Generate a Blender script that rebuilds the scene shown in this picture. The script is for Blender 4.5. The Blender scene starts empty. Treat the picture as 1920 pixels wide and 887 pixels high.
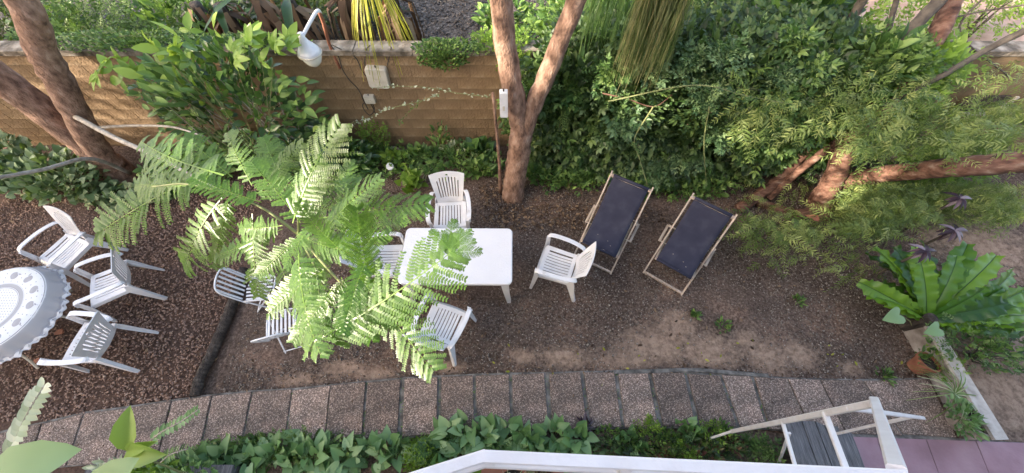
import bpy, bmesh, math, random
import numpy as np
from mathutils import Vector, Matrix

# ------------------------------------------------------------------ camera
R = math.radians
TILT = R(30.0); FPX = 710.0; HC = 5.0
scene = bpy.context.scene
cam_d = bpy.data.cameras.new("camera"); cam = bpy.data.objects.new("camera", cam_d)
scene.collection.objects.link(cam); scene.camera = cam
cam.location = (0, 0, HC); cam.rotation_euler = (TILT, 0, 0)
cam_d.sensor_width = 36.0; cam_d.lens = 36.0 * FPX / 1920.0
cam_d.clip_start = 0.05; cam_d.clip_end = 1000.0

# ------------------------------------------------------------------ light
SUN_T = Vector((0.80, 0.45, -0.42)).normalized()          # the way the sunlight travels
el = math.asin(-SUN_T.z); az = math.atan2(-SUN_T.x, -SUN_T.y)
world = bpy.data.worlds.new("World"); scene.world = world; world.use_nodes = True
wn = world.node_tree; wn.nodes.clear()
sky = wn.nodes.new("ShaderNodeTexSky"); sky.sky_type = 'NISHITA'; sky.sun_disc = False
sky.sun_elevation = el; sky.sun_rotation = az % (2 * math.pi); sky.dust_density = 4.0; sky.ozone_density = 0.6
bg = wn.nodes.new("ShaderNodeBackground"); bg.inputs[1].default_value = 0.15
wo = wn.nodes.new("ShaderNodeOutputWorld")
wn.links.new(sky.outputs[0], bg.inputs[0]); wn.links.new(bg.outputs[0], wo.inputs[0])
sun_d = bpy.data.lights.new("sun", 'SUN'); sun_d.energy = 2.6; sun_d.angle = R(0.6); sun_d.color = (1, 0.93, 0.82)
sun = bpy.data.objects.new("sun", sun_d); scene.collection.objects.link(sun)
sun.rotation_euler = SUN_T.to_track_quat('-Z', 'Y').to_euler(); sun.location = (-20, -12, 20)
scene.view_settings.view_transform = 'Standard'; scene.view_settings.look = 'None'
scene.view_settings.exposure = 2.3; scene.view_settings.gamma = 1.0
scene.view_settings.use_white_balance = True; scene.view_settings.white_balance_temperature = 7100; scene.view_settings.white_balance_tint = 12
scene.cycles.max_bounces = 6; scene.cycles.transparent_max_bounces = 6
scene.cycles.use_denoising = True

rng = random.Random(7); nr = np.random.default_rng(11)
U = rng.uniform

# ------------------------------------------------------------------ geometry of the place: a picture point at a height / on an upright plane
def ray(u, v):
    dx = (u - 960) / FPX; dv = (443.5 - v) / FPX
    return Vector((dx, math.sin(TILT) + dv * math.cos(TILT), -math.cos(TILT) + dv * math.sin(TILT)))
def P(u, v, z=0.0):
    r = ray(u, v); t = (HC - z) / -r.z
    return Vector((0, 0, HC)) + r * t
def PY(u, v, y):
    r = ray(u, v); return Vector((0, 0, HC)) + r * (y / r.y)

# ------------------------------------------------------------------ materials
def mat(name, build):
    m = bpy.data.materials.new(name); m.use_nodes = True
    nt = m.node_tree; nt.nodes.clear()
    out = nt.nodes.new("ShaderNodeOutputMaterial")
    build(nt, out); return m
def N(nt, t, **kw):
    n = nt.nodes.new(t)
    for k, v in kw.items():
        if k in n.inputs: n.inputs[k].default_value = v
        else: setattr(n, k, v)
    return n
def ramp(nt, stops, interp='LINEAR'):
    n = nt.nodes.new("ShaderNodeValToRGB"); n.color_ramp.interpolation = interp
    e = n.color_ramp.elements
    while len(e) < len(stops): e.new(0.5)
    for i, (p, c) in enumerate(stops):
        e[i].position = p; e[i].color = (c[0], c[1], c[2], 1)
    return n
def simple(name, stops, scale=8, rough=0.6, bump=0.0, bscale=40, stretch=(1, 1, 1), spec=0.5, detail=6, coords='Object', objrand=0.0, metallic=0.0):
    def b(nt, out):
        tc = N(nt, "ShaderNodeTexCoord"); mp = N(nt, "ShaderNodeMapping"); mp.inputs['Scale'].default_value = stretch
        nt.links.new(tc.outputs[coords], mp.inputs[0])
        no = N(nt, "ShaderNodeTexNoise"); no.inputs['Scale'].default_value = scale; no.inputs['Detail'].default_value = detail
        nt.links.new(mp.outputs[0], no.inputs[0])
        rp = ramp(nt, stops); nt.links.new(no.outputs[0], rp.inputs[0])
        p = N(nt, "ShaderNodeBsdfPrincipled"); p.inputs['Roughness'].default_value = rough
        p.inputs['Specular IOR Level'].default_value = spec; p.inputs['Metallic'].default_value = metallic
        col = rp.outputs[0]
        if objrand:
            oi = N(nt, "ShaderNodeObjectInfo"); hs = N(nt, "ShaderNodeHueSaturation")
            mr = N(nt, "ShaderNodeMapRange"); mr.inputs['To Min'].default_value = 1 - objrand; mr.inputs['To Max'].default_value = 1 + objrand
            nt.links.new(oi.outputs['Random'], mr.inputs[0]); nt.links.new(mr.outputs[0], hs.inputs['Value']); nt.links.new(col, hs.inputs['Color']); col = hs.outputs[0]
        nt.links.new(col, p.inputs['Base Color'])
        if bump:
            n2 = N(nt, "ShaderNodeTexNoise"); n2.inputs['Scale'].default_value = bscale; n2.inputs['Detail'].default_value = 5
            nt.links.new(mp.outputs[0], n2.inputs[0])
            bp = N(nt, "ShaderNodeBump"); bp.inputs['Strength'].default_value = bump; bp.inputs['Distance'].default_value = 0.02
            nt.links.new(n2.outputs[0], bp.inputs['Height']); nt.links.new(bp.outputs[0], p.inputs['Normal'])
        nt.links.new(p.outputs[0], out.inputs[0])
    return mat(name, b)
def leafmat(name, stops, rough=0.45, trans=0.35, tcol=None, spec=0.4):
    """tint attribute (one random number per leaf) picks the leaf's own green"""
    def b(nt, out):
        at = N(nt, "ShaderNodeAttribute"); at.attribute_name = 'tint'
        oi = N(nt, "ShaderNodeObjectInfo")
        tc = N(nt, "ShaderNodeTexCoord"); no = N(nt, "ShaderNodeTexNoise"); no.inputs['Scale'].default_value = 3.0
        nt.links.new(tc.outputs['Object'], no.inputs[0])
        ma = N(nt, "ShaderNodeMath", operation='MULTIPLY_ADD'); ma.inputs[1].default_value = 0.5; nt.links.new(no.outputs[0], ma.inputs[0])
        m2 = N(nt, "ShaderNodeMath", operation='MULTIPLY_ADD'); m2.inputs[1].default_value = 1.0; m2.inputs[2].default_value = -0.25
        nt.links.new(at.outputs['Fac'], m2.inputs[0]); nt.links.new(m2.outputs[0], ma.inputs[2])
        rp = ramp(nt, stops); nt.links.new(ma.outputs[0], rp.inputs[0])
        p = N(nt, "ShaderNodeBsdfPrincipled"); p.inputs['Roughness'].default_value = rough; p.inputs['Specular IOR Level'].default_value = spec
        nt.links.new(rp.outputs[0], p.inputs['Base Color'])
        tr = N(nt, "ShaderNodeBsdfTranslucent")
        mx = N(nt, "ShaderNodeMixRGB", blend_type='MIX'); mx.inputs[0].default_value = 0.6
        mx.inputs[2].default_value = (*(tcol or (0.25, 0.42, 0.03)), 1)
        nt.links.new(rp.outputs[0], mx.inputs[1]); nt.links.new(mx.outputs[0], tr.inputs[0])
        ms = N(nt, "ShaderNodeMixShader"); ms.inputs[0].default_value = trans
        nt.links.new(p.outputs[0], ms.inputs[1]); nt.links.new(tr.outputs[0], ms.inputs[2]); nt.links.new(ms.outputs[0], out.inputs[0])
    return mat(name, b)

M = {}
M['plastic'] = simple('white_plastic', [(0.22, (0.52, 0.49, 0.46)), (0.36, (0.70, 0.69, 0.71)), (0.7, (0.80, 0.79, 0.81))], 6, 0.38, 0.08, 60, detail=10, objrand=0.03)
M['plastic_top'] = simple('table_plastic', [(0.2, (0.62, 0.60, 0.60)), (0.38, (0.76, 0.75, 0.78)), (0.7, (0.81, 0.80, 0.84))], 2.5, 0.42, 0.2, 40, detail=12)
M['paint'] = simple('white_rail_paint', [(0.3, (0.70, 0.64, 0.64)), (0.6, (0.82, 0.77, 0.78))], 6, 0.4, 0.15, 30)
M['pinkpaint'] = simple('pale_frame_paint', [(0.25, (0.52, 0.45, 0.43)), (0.42, (0.74, 0.68, 0.67)), (0.75, (0.80, 0.77, 0.77))], 9, 0.5, 0.3, 30)
M['whitemetal'] = simple('white_metal', [(0.3, (0.66, 0.66, 0.70)), (0.7, (0.8, 0.8, 0.82))], 12, 0.4)
M['cream_metal'] = simple('cream_metal', [(0.3, (0.55, 0.50, 0.42)), (0.7, (0.66, 0.62, 0.54))], 12, 0.4)
M['dark'] = simple('painted_hole_shade', [(0.3, (0.012, 0.012, 0.013)), (0.7, (0.02, 0.02, 0.022))], 10, 0.8)
M['canvas'] = simple('navy_canvas', [(0.3, (0.030, 0.032, 0.055)), (0.5, (0.038, 0.040, 0.066)), (0.75, (0.062, 0.062, 0.088))], 5, 0.85, 0.3, 250, spec=0.2)
M['deckwood'] = simple('deckchair_wood', [(0.3, (0.42, 0.32, 0.25)), (0.7, (0.62, 0.52, 0.44))], 6, 0.6, 0.2, 40, stretch=(6, 1, 6))
M['greyplank'] = simple('weathered_plank', [(0.3, (0.07, 0.07, 0.078)), (0.6, (0.16, 0.16, 0.175)), (0.8, (0.25, 0.25, 0.26))], 5, 0.85, 0.8, 12, stretch=(14, 1, 14), objrand=0.15)
M['log'] = simple('dark_log', [(0.3, (0.022, 0.017, 0.014)), (0.55, (0.065, 0.050, 0.042)), (0.75, (0.15, 0.125, 0.105))], 6, 0.9, 1.0, 18, stretch=(4, 4, 1))
M['bark'] = simple('reddish_bark', [(0.3, (0.095, 0.050, 0.034)), (0.45, (0.225, 0.130, 0.090)), (0.58, (0.32, 0.195, 0.14)), (0.75, (0.43, 0.30, 0.235))], 9, 0.85, 1.0, 30, stretch=(1.5, 1.5, 0.8), detail=12)
M['bark_red'] = simple('rust_bark', [(0.28, (0.04, 0.018, 0.013)), (0.45, (0.14, 0.065, 0.043)), (0.6, (0.23, 0.125, 0.088)), (0.78, (0.38, 0.29, 0.23))], 9, 0.9, 1.0, 24, stretch=(.5, 1.6, 1.6), detail=12)
M['bark_grey'] = simple('grey_branch_bark', [(0.3, (0.22, 0.19, 0.16)), (0.7, (0.45, 0.41, 0.36))], 12, 0.85, 0.6, 30)
M['bark_dark'] = simple('dark_branch_bark', [(0.3, (0.05, 0.04, 0.035)), (0.7, (0.13, 0.11, 0.09))], 12, 0.85, 0.6, 30)
M['twig'] = simple('green_twig', [(0.3, (0.12, 0.14, 0.05)), (0.7, (0.24, 0.26, 0.11))], 12, 0.7)
M['block'] = simple('ochre_block', [(0.30, (0.13, 0.085, 0.05)), (0.42, (0.225, 0.145, 0.08)), (0.56, (0.30, 0.20, 0.112)), (0.72, (0.46, 0.35, 0.24))], 1.9, 0.85, 1.0, 22, objrand=0.05, coords='Object', detail=11)
M['wallcore'] = simple('ochre_render', [(0.25, (0.15, 0.10, 0.057)), (0.6, (0.25, 0.17, 0.098)), (0.8, (0.34, 0.25, 0.16))], 1.7, 0.9, 0.5, 20, detail=9)
M['cap'] = simple('pale_wall_cap', [(0.32, (0.07, 0.058, 0.042)), (0.5, (0.20, 0.165, 0.13)), (0.72, (0.42, 0.37, 0.31))], 7, 0.9, 0.7, 22)
M['plaster'] = simple('pale_plaster', [(0.3, (0.16, 0.13, 0.11)), (0.5, (0.33, 0.28, 0.25)), (0.75, (0.55, 0.50, 0.47))], 6, 0.9, 0.5, 30)
M['coping'] = simple('coping_plaster', [(0.3, (0.30, 0.26, 0.23)), (0.5, (0.50, 0.45, 0.41)), (0.75, (0.64, 0.59, 0.55))], 8, 0.9, 0.6, 30, detail=10)
M['terracotta'] = simple('terracotta', [(0.3, (0.24, 0.085, 0.05)), (0.7, (0.36, 0.15, 0.09))], 9, 0.8, 0.3, 30)
M['greypot'] = simple('pale_pot', [(0.3, (0.26, 0.21, 0.18)), (0.7, (0.40, 0.33, 0.29))], 9, 0.8, 0.3, 30)
M['pot_soil'] = simple('pot_soil', [(0.3, (0.02, 0.014, 0.01)), (0.7, (0.06, 0.045, 0.035))], 30, 0.95, 1, 60)
M['stone'] = simple('gravel_stone', [(0.2, (0.13, 0.076, 0.056)), (0.45, (0.29, 0.18, 0.135)), (0.65, (0.42, 0.28, 0.215)), (0.8, (0.55, 0.43, 0.35))], 31, 0.85, 0.3, 60, detail=1)
M['chip'] = simple('litter_chip', [(0.25, (0.06, 0.043, 0.036)), (0.42, (0.14, 0.108, 0.09)), (0.58, (0.27, 0.22, 0.185)), (0.72, (0.55, 0.49, 0.43))], 47, 0.9, 0, detail=1)
M['glass'] = simple('frosted_globe', [(0.3, (0.72, 0.72, 0.62)), (0.7, (0.82, 0.82, 0.74))], 9, 0.2)
M['black_pot'] = simple('black_plastic_pot', [(0.3, (0.02, 0.02, 0.02)), (0.7, (0.04, 0.04, 0.04))], 9, 0.5)
M['housewall'] = simple('house_wall', [(0.3, (0.55, 0.50, 0.44)), (0.7, (0.66, 0.62, 0.55))], 2, 0.9, 0.3, 30)
M['window'] = simple('window_glass', [(0.3, (0.02, 0.03, 0.04)), (0.7, (0.04, 0.05, 0.06))], 2, 0.1)
M['pinkfloor'] = simple('pink_floor', [(0.25, (0.24, 0.13, 0.155)), (0.5, (0.35, 0.205, 0.24)), (0.78, (0.44, 0.29, 0.33))], 2.2, 0.7, 0.25, 20, detail=9, objrand=0.06)

G = {}
G['frond'] = leafmat('feather_leaf', [(0.1, (0.035, 0.10, 0.018)), (0.5, (0.075, 0.18, 0.026)), (0.9, (0.19, 0.33, 0.045))], 0.36, 0.38, (0.42, 0.62, 0.05), spec=0.6)
G['hedge'] = leafmat('hedge_leaf', [(0.15, (0.032, 0.082, 0.026)), (0.5, (0.09, 0.175, 0.056)), (0.85, (0.23, 0.34, 0.11))], 0.42, 0.28)
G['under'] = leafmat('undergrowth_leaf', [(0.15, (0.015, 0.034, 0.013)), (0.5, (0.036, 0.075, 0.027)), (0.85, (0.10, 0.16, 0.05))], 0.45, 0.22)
G['blue'] = leafmat('bluish_leaf', [(0.15, (0.045, 0.10, 0.048)), (0.5, (0.11, 0.20, 0.095)), (0.85, (0.25, 0.36, 0.17))], 0.42, 0.25)
G['glossy'] = leafmat('glossy_leaf', [(0.05, (0.025, 0.065, 0.03)), (0.5, (0.05, 0.12, 0.05)), (0.88, (0.13, 0.25, 0.06))], 0.26, 0.25, spec=0.7)
G['ivy'] = leafmat('ivy_leaf', [(0.05, (0.06, 0.12, 0.045)), (0.5, (0.15, 0.225, 0.105)), (0.9, (0.30, 0.37, 0.21))], 0.5, 0.25)
G['light'] = leafmat('light_leaf', [(0.05, (0.10, 0.19, 0.03)), (0.5, (0.18, 0.32, 0.055)), (0.9, (0.28, 0.42, 0.08))], 0.4, 0.35, (0.4, 0.6, 0.06))
G['pepper'] = leafmat('pepper_leaf', [(0.05, (0.06, 0.11, 0.03)), (0.5, (0.15, 0.225, 0.06)), (0.9, (0.33, 0.38, 0.13))], 0.5, 0.35, (0.4, 0.5, 0.08))
G['nest'] = leafmat('nest_fern_leaf', [(0.05, (0.02, 0.075, 0.012)), (0.5, (0.055, 0.16, 0.02)), (0.9, (0.17, 0.33, 0.03))], 0.32, 0.3, (0.35, 0.6, 0.04), spec=0.5)
G['arrow'] = leafmat('arrowhead_leaf', [(0.05, (0.08, 0.17, 0.06)), (0.5, (0.145, 0.28, 0.105)), (0.9, (0.28, 0.42, 0.20))], 0.4, 0.25)
G['stripe'] = leafmat('striped_leaf', [(0.3, (0.12, 0.20, 0.05)), (0.5, (0.30, 0.38, 0.16)), (0.8, (0.55, 0.60, 0.40))], 0.45, 0.25)
G['purple'] = leafmat('purple_leaf', [(0.1, (0.035, 0.018, 0.030)), (0.5, (0.11, 0.07, 0.10)), (0.8, (0.27, 0.23, 0.28))], 0.4, 0.15, (0.2, 0.1, 0.12))
G['coleus'] = leafmat('coleus_leaf', [(0.1, (0.07, 0.02, 0.018)), (0.55, (0.16, 0.09, 0.05)), (0.9, (0.32, 0.30, 0.14))], 0.5, 0.2, (0.3, 0.15, 0.08))
G['cream'] = leafmat('cream_leaf', [(0.1, (0.35, 0.42, 0.26)), (0.9, (0.72, 0.74, 0.58))], 0.45, 0.25, (0.6, 0.65, 0.4))
G['yellow'] = leafmat('yellow_strap', [(0.1, (0.16, 0.17, 0.02)), (0.5, (0.34, 0.36, 0.04)), (0.9, (0.5, 0.46, 0.1))], 0.5, 0.35, (0.6, 0.6, 0.06))
G['strap'] = leafmat('hanging_strand', [(0.1, (0.035, 0.05, 0.018)), (0.5, (0.085, 0.105, 0.035)), (0.9, (0.22, 0.19, 0.09))], 0.6, 0.3)
G['dry'] = leafmat('dry_leaf', [(0.1, (0.04, 0.022, 0.014)), (0.5, (0.13, 0.08, 0.05)), (0.9, (0.28, 0.19, 0.12))], 0.8, 0.15, (0.3, 0.15, 0.06))
G['banana'] = leafmat('banana_leaf', [(0.1, (0.02, 0.06, 0.02)), (0.9, (0.06, 0.13, 0.05))], 0.35, 0.3)
G['creep'] = leafmat('creeper_leaf', [(0.05, (0.04, 0.10, 0.03)), (0.5, (0.10, 0.20, 0.055)), (0.9, (0.22, 0.34, 0.09))], 0.45, 0.25)

# ------------------------------------------------------------------ object helpers
col = scene.collection
def link(o, parent=None):
    col.objects.link(o)
    if parent is not None: o.parent = parent
    return o
def tag(o, label=None, cat=None, group=None, kind=None):
    if label: o['label'] = label
    if cat: o['category'] = cat
    if group: o['group'] = group
    if kind: o['kind'] = kind
    return o
def thing(name, label, cat, loc=(0, 0, 0), rz=0.0, group=None):
    o = bpy.data.objects.new(name, None); o.empty_display_size = 0.1; link(o)
    o.location = loc; o.rotation_euler = (0, 0, rz)
    return tag(o, label, cat, group)
def mesh_np(name, V, F, tint=None, smooth=False):
    me = bpy.data.meshes.new(name); V = np.asarray(V, dtype=np.float32); F = np.asarray(F, dtype=np.int32)
    k = F.shape[1]
    me.vertices.add(len(V)); me.vertices.foreach_set('co', V.ravel())
    me.loops.add(F.size); me.loops.foreach_set('vertex_index', F.ravel())
    me.polygons.add(len(F)); me.polygons.foreach_set('loop_start', np.arange(len(F), dtype=np.int32) * k)
    me.update(calc_edges=True)
    if tint is not None:
        a = me.attributes.new('tint', 'FLOAT', 'POINT'); a.data.foreach_set('value', np.asarray(tint, dtype=np.float32))
    if smooth: me.polygons.foreach_set('use_smooth', [True] * len(F))
    return me
def obj_me(name, me, m, parent=None):
    o = bpy.data.objects.new(name, me)
    if m is not None and not me.materials: me.materials.append(m)
    return link(o, parent)
class MB:
    def __init__(s): s.v = []; s.f = []
    def add(s, vs, fs):
        n = len(s.v); s.v += [tuple(p) for p in vs]; s.f += [tuple(i + n for i in f) for f in fs]; return s
    def box(s, c, size, rot=None, taper=1.0):
        hx, hy, hz = [k / 2 for k in size]; vs = []
        for z in (-1, 1):
            t = taper if z > 0 else 1
            for x, y in ((-1, -1), (1, -1), (1, 1), (-1, 1)):
                p = Vector((x * hx * t, y * hy * t, z * hz))
                if rot is not None: p = rot @ p
                vs.append(p + Vector(c))
        return s.add(vs, [(0, 3, 2, 1), (4, 5, 6, 7), (0, 1, 5, 4), (1, 2, 6, 5), (2, 3, 7, 6), (3, 0, 4, 7)])
    def tube(s, pts, rad, n=8, wob=0.0, cap=True):
        pts = [Vector(p) for p in pts]
        if not hasattr(rad, '__len__'): rad = [rad] * len(pts)
        base = len(s.v); ref = None
        for i, p in enumerate(pts):
            d = (pts[min(i + 1, len(pts) - 1)] - pts[max(i - 1, 0)])
            d = d.normalized() if d.length > 1e-9 else Vector((0, 0, 1))
            if ref is None: ref = d.orthogonal().normalized()
            ref = (ref - d * ref.dot(d)).normalized(); b = d.cross(ref)
            for k in range(n):
                a = 2 * math.pi * k / n; r = rad[i] * (1 + (U(-wob, wob) if wob else 0))
                s.v.append(tuple(p + (ref * math.cos(a) + b * math.sin(a)) * r))
        for i in range(len(pts) - 1):
            for k in range(n):
                a = base + i * n + k; b2 = base + i * n + (k + 1) % n
                s.f.append((a, b2, b2 + n, a + n))
        if cap:
            s.f.append(tuple(base + k for k in reversed(range(n)))); s.f.append(tuple(base + (len(pts) - 1) * n + k for k in range(n)))
        return s
    def sweep(s, pts, sec, side):
        """rectangular bar along pts; sec = (width, height) each; side = vector the width runs along"""
        pts = [Vector(p) for p in pts]; base = len(s.v)
        if not isinstance(sec, list): sec = [sec] * len(pts)
        for i, p in enumerate(pts):
            d = (pts[min(i + 1, len(pts) - 1)] - pts[max(i - 1, 0)]).normalized()
            sd = Vector(side); sd = (sd - d * sd.dot(d)).normalized(); up = sd.cross(d).normalized()
            w, h = sec[i]; c = min(w, h) * 0.22
            for a, b in ((-w/2+c, -h/2), (w/2-c, -h/2), (w/2, -h/2+c), (w/2, h/2-c), (w/2-c, h/2), (-w/2+c, h/2), (-w/2, h/2-c), (-w/2, -h/2+c)):
                s.v.append(tuple(p + sd * a + up * b))
        for i in range(len(pts) - 1):
            for k in range(8):
                a = base + i * 8 + k; b2 = base + i * 8 + (k + 1) % 8
                s.f.append((a, b2, b2 + 8, a + 8))
        s.f.append(tuple(base + k for k in reversed(range(8)))); s.f.append(tuple(base + (len(pts) - 1) * 8 + k for k in range(8)))
        return s
    def lathe(s, prof, n=24, c=(0, 0, 0), sx=1.0):
        base = len(s.v)
        for r, z in prof:
            for k in range(n):
                a = 2 * math.pi * k / n; s.v.append((c[0] + r * math.cos(a) * sx, c[1] + r * math.sin(a), c[2] + z))
        for i in range(len(prof) - 1):
            for k in range(n):
                a = base + i * n + k; b = base + i * n + (k + 1) % n; s.f.append((a, b, b + n, a + n))
        return s
    def me(s, name, smooth=False):
        me = bpy.data.meshes.new(name); me.from_pydata(s.v, [], s.f)
        bm = bmesh.new(); bm.from_mesh(me); bmesh.ops.recalc_face_normals(bm, faces=bm.faces); bm.to_mesh(me); bm.free()
        if smooth:
            me.polygons.foreach_set('use_smooth', [True] * len(me.polygons))
        return me
    def build(s, name, m, parent=None, smooth=False, **kw):
        o = obj_me(name, s.me(name, smooth), m, parent)
        return tag(o, **kw) if kw else o
def curve(pts, n=12):
    """smooth path through points"""
    pts = [Vector(p) for p in pts]; out = []
    q = [pts[0] * 2 - pts[1]] + pts + [pts[-1] * 2 - pts[-2]]
    for i in range(1, len(q) - 2):
        for k in range(n):
            t = k / n
            out.append(0.5 * ((2 * q[i]) + (-q[i-1] + q[i+1]) * t + (2*q[i-1] - 5*q[i] + 4*q[i+1] - q[i+2]) * t*t + (-q[i-1] + 3*q[i] - 3*q[i+1] + q[i+2]) * t**3))
    out.append(pts[-1]); return out
def copy_tree(o, parent=None):
    c = o.copy(); col.objects.link(c)
    if parent is not None: c.parent = parent
    for ch in list(o.children): copy_tree(ch, c)
    return c
def bark(mb, pts, r0, r1, n=14, wob=0.05, seg=8):
    c = curve(pts, seg); k = len(c)
    c = [p + Vector((U(-1, 1), U(-1, 1), U(-1, 1))) * r0 * 0.06 for p in c]
    return mb.tube(c, [r0 + (r1 - r0) * i / (k - 1) for i in range(k)], n, wob)

# ------------------------------------------------------------------ leaf templates (x across, y along, z up; length 1)
def T_leaf(w=0.45, fold=0.10, droop=0.2, wave=0.0, tip=1.0):
    ys = [0, 0.12, 0.38, 0.66, 0.88, 1.0]; ws = [0.03, 0.55, 1.0, 0.82, 0.38, 0.0]; v = []
    for i, (y, k) in enumerate(zip(ys, ws)):
        z = -droop * y * y
        v += [(-w/2*k, y, z + fold*k + wave*((-1)**i)), (0, y, z), (w/2*k, y, z + fold*k - wave*((-1)**i))]
    f = []
    for i in range(5):
        a = i * 3
        f += [(a, a+1, a+4), (a, a+4, a+3), (a+1, a+2, a+5), (a+1, a+5, a+4)]
    return np.array(v), np.array(f)
def T_small(w=0.5, fold=0.12, droop=0.1):
    v = [(0, 0, 0), (-w/2, 0.42, fold), (0, 0.5, -droop*0.3), (w/2, 0.42, fold), (0, 1, -droop)]
    return np.array(v), np.array([(0, 2, 1), (0, 3, 2), (1, 2, 4), (2, 3, 4)])
def T_tiny(w=0.4, fold=0.08):
    v = [(0, 0, 0), (-w/2, 0.45, fold), (w/2, 0.45, fold), (0, 1, 0)]
    return np.array(v), np.array([(0, 3, 1), (0, 2, 3)])
def T_heart(w=0.95, fold=0.08, droop=0.25):
    o = [(0, 0), (0.22, -0.16), (0.42, -0.10), (0.5, 0.14), (0.40, 0.46), (0.2, 0.78), (0, 1.0)]
    v = [(0, 0.05, 0), (0, 0.35, -0.02), (0, 0.7, -droop*0.5)]
    L = [(-x*w, y, fold*x*2 - droop*max(y, 0)**2) for x, y in o]; Rr = [(x*w, y, fold*x*2 - droop*max(y, 0)**2) for x, y in o]
    V = v + L + Rr; f = []
    for b, s in ((3, 1), (10, -1)):
        sp = [0, 0, 1, 1, 2, 2]
        for i in range(6):
            t = (b+i, b+i+1, sp[i]); f.append(t if s > 0 else t[::-1])
            if i < 5 and sp[i] != sp[i+1]:
                t = (b+i+1, sp[i+1], sp[i]); f.append(t if s > 0 else t[::-1])
    return np.array(V), np.array(f)
def T_arrow():
    o = [(0, 0), (0.16, -0.28), (0.36, -0.30), (0.40, -0.05), (0.38, 0.2), (0.26, 0.55), (0, 1.0)]
    V, F = T_heart(); V = V.copy()
    for i, (x, y) in enumerate(o):
        z = x*0.22 - 0.22*max(y, 0)**2
        V[3+i] = (-x, y, z); V[10+i] = (x, y, z)
    return V, F
def T_palm5(n=5, w=0.42, spread=1.9):
    return compose([(T_leaf(w, 0.06, 0.25), (0, 0, 0), (math.sin(a), math.cos(a), -0.05), (0, 0, 1), 1 - 0.25*abs(a)/spread*2) for a in np.linspace(-spread/2*1.6, spread/2*1.6, n)])
def frames(fwd, up):
    y = fwd / np.maximum(np.linalg.norm(fwd, axis=1, keepdims=True), 1e-9)
    z = up - y * np.sum(up * y, axis=1, keepdims=True)
    nz = np.linalg.norm(z, axis=1, keepdims=True); z = np.where(nz < 1e-4, np.array([[1.0, 0, 0.3]]), z); z /= np.linalg.norm(z, axis=1, keepdims=True)
    x = np.cross(y, z); return x, y, z
def place(T, pos, fwd, up, size):
    V, F = T; pos = np.asarray(pos, float); n = len(pos)
    x, y, z = frames(np.asarray(fwd, float), np.asarray(up, float)); size = np.broadcast_to(np.asarray(size, float), (n,))
    out = pos[:, None, :] + size[:, None, None] * (V[None, :, 0:1]*x[:, None, :] + V[None, :, 1:2]*y[:, None, :] + V[None, :, 2:3]*z[:, None, :])
    f = F[None] + (np.arange(n) * len(V))[:, None, None]
    return out.reshape(-1, 3), f.reshape(-1, F.shape[1])
def compose(lst):
    VV, FF = [], []; n = 0
    for T, p, fw, up, s in lst:
        v, f = place(T, [p], [fw], [up], [s]); VV.append(v); FF.append(f + n); n += len(v)
    return np.concatenate(VV), np.concatenate(FF)
def T_strip(pts, w0, w1=None):
    """narrow folded ribbon along pts"""
    pts = [Vector(p) for p in pts]; w1 = w0 if w1 is None else w1; V = []; F = []
    for i, p in enumerate(pts):
        d = (pts[min(i+1, len(pts)-1)] - pts[max(i-1, 0)]).normalized(); s = d.cross(Vector((0, 0, 1)))
        s = s.normalized() if s.length > 1e-3 else Vector((1, 0, 0)); w = w0 + (w1 - w0) * i / (len(pts)-1)
        V += [tuple(p - s*w/2), tuple(p + s*w/2)]
        if i: a = 2*i-2; F += [(a, a+1, a+3), (a, a+3, a+2)]
    return np.array(V), np.array(F)
def join(*Ts):
    VV, FF = [], []; n = 0
    for v, f in Ts: VV.append(v); FF.append(f+n); n += len(v)
    return np.concatenate(VV), np.concatenate(FF)
def T_pinnate(pairs=3, leaf=None, ls=0.36, droop=0.3, ang=0.9, end=True, w=0.012):
    leaf = leaf if leaf is not None else T_small(0.5); L = []; pts = []
    for i in range(pairs):
        t = 0.25 + 0.65 * i / max(1, pairs-1) if pairs > 1 else 0.5; z = -droop*t*t
        for s in (-1, 1): L.append((leaf, (0, t, z), (s*math.sin(ang), math.cos(ang), -0.15), (0, 0, 1), ls*U(0.85, 1.1)))
    if end: L.append((leaf, (0, 0.95, -droop*0.9), (0, 1, -0.3), (0, 0, 1), ls*1.1))
    st = T_strip([(0, t, -droop*t*t) for t in (0, 0.33, 0.66, 0.97)], w)
    return join(compose(L), st)
def T_pepper(w=0.15, n=11, bx=0.2):
    L = []; leaf = (np.array([(0, 0, 0), (-w/2, 0.4, 0.03), (w/2, 0.4, 0.03), (-w*.2, 0.8, -.10), (w*.2, 0.8, -.10), (0, 1, -.22)]), np.array([(0, 2, 1), (1, 2, 4), (1, 4, 3), (3, 4, 5)]))
    for i in range(n):
        t = 0.06 + 0.92*i/(n-1); z = -0.4*t*t; x = bx*t*t
        for s in (-1, 1):
            if U(0, 1) < .1: continue
            L.append((leaf, (x, t, z), (s*0.8 + bx*t, 0.62 + U(-.25, .25), -0.25 + U(-.3, .3)), (U(-.5, .5), 0, 1), 0.30*(1-0.5*t)*U(0.7, 1.2)))
    return join(compose(L), T_strip([(bx*t*t, t, -0.4*t*t) for t in (0, 0.33, 0.66, 1)], 0.010))
def unit(n): v = nr.normal(size=(n, 3)); return v / np.linalg.norm(v, axis=1, keepdims=True)
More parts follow.
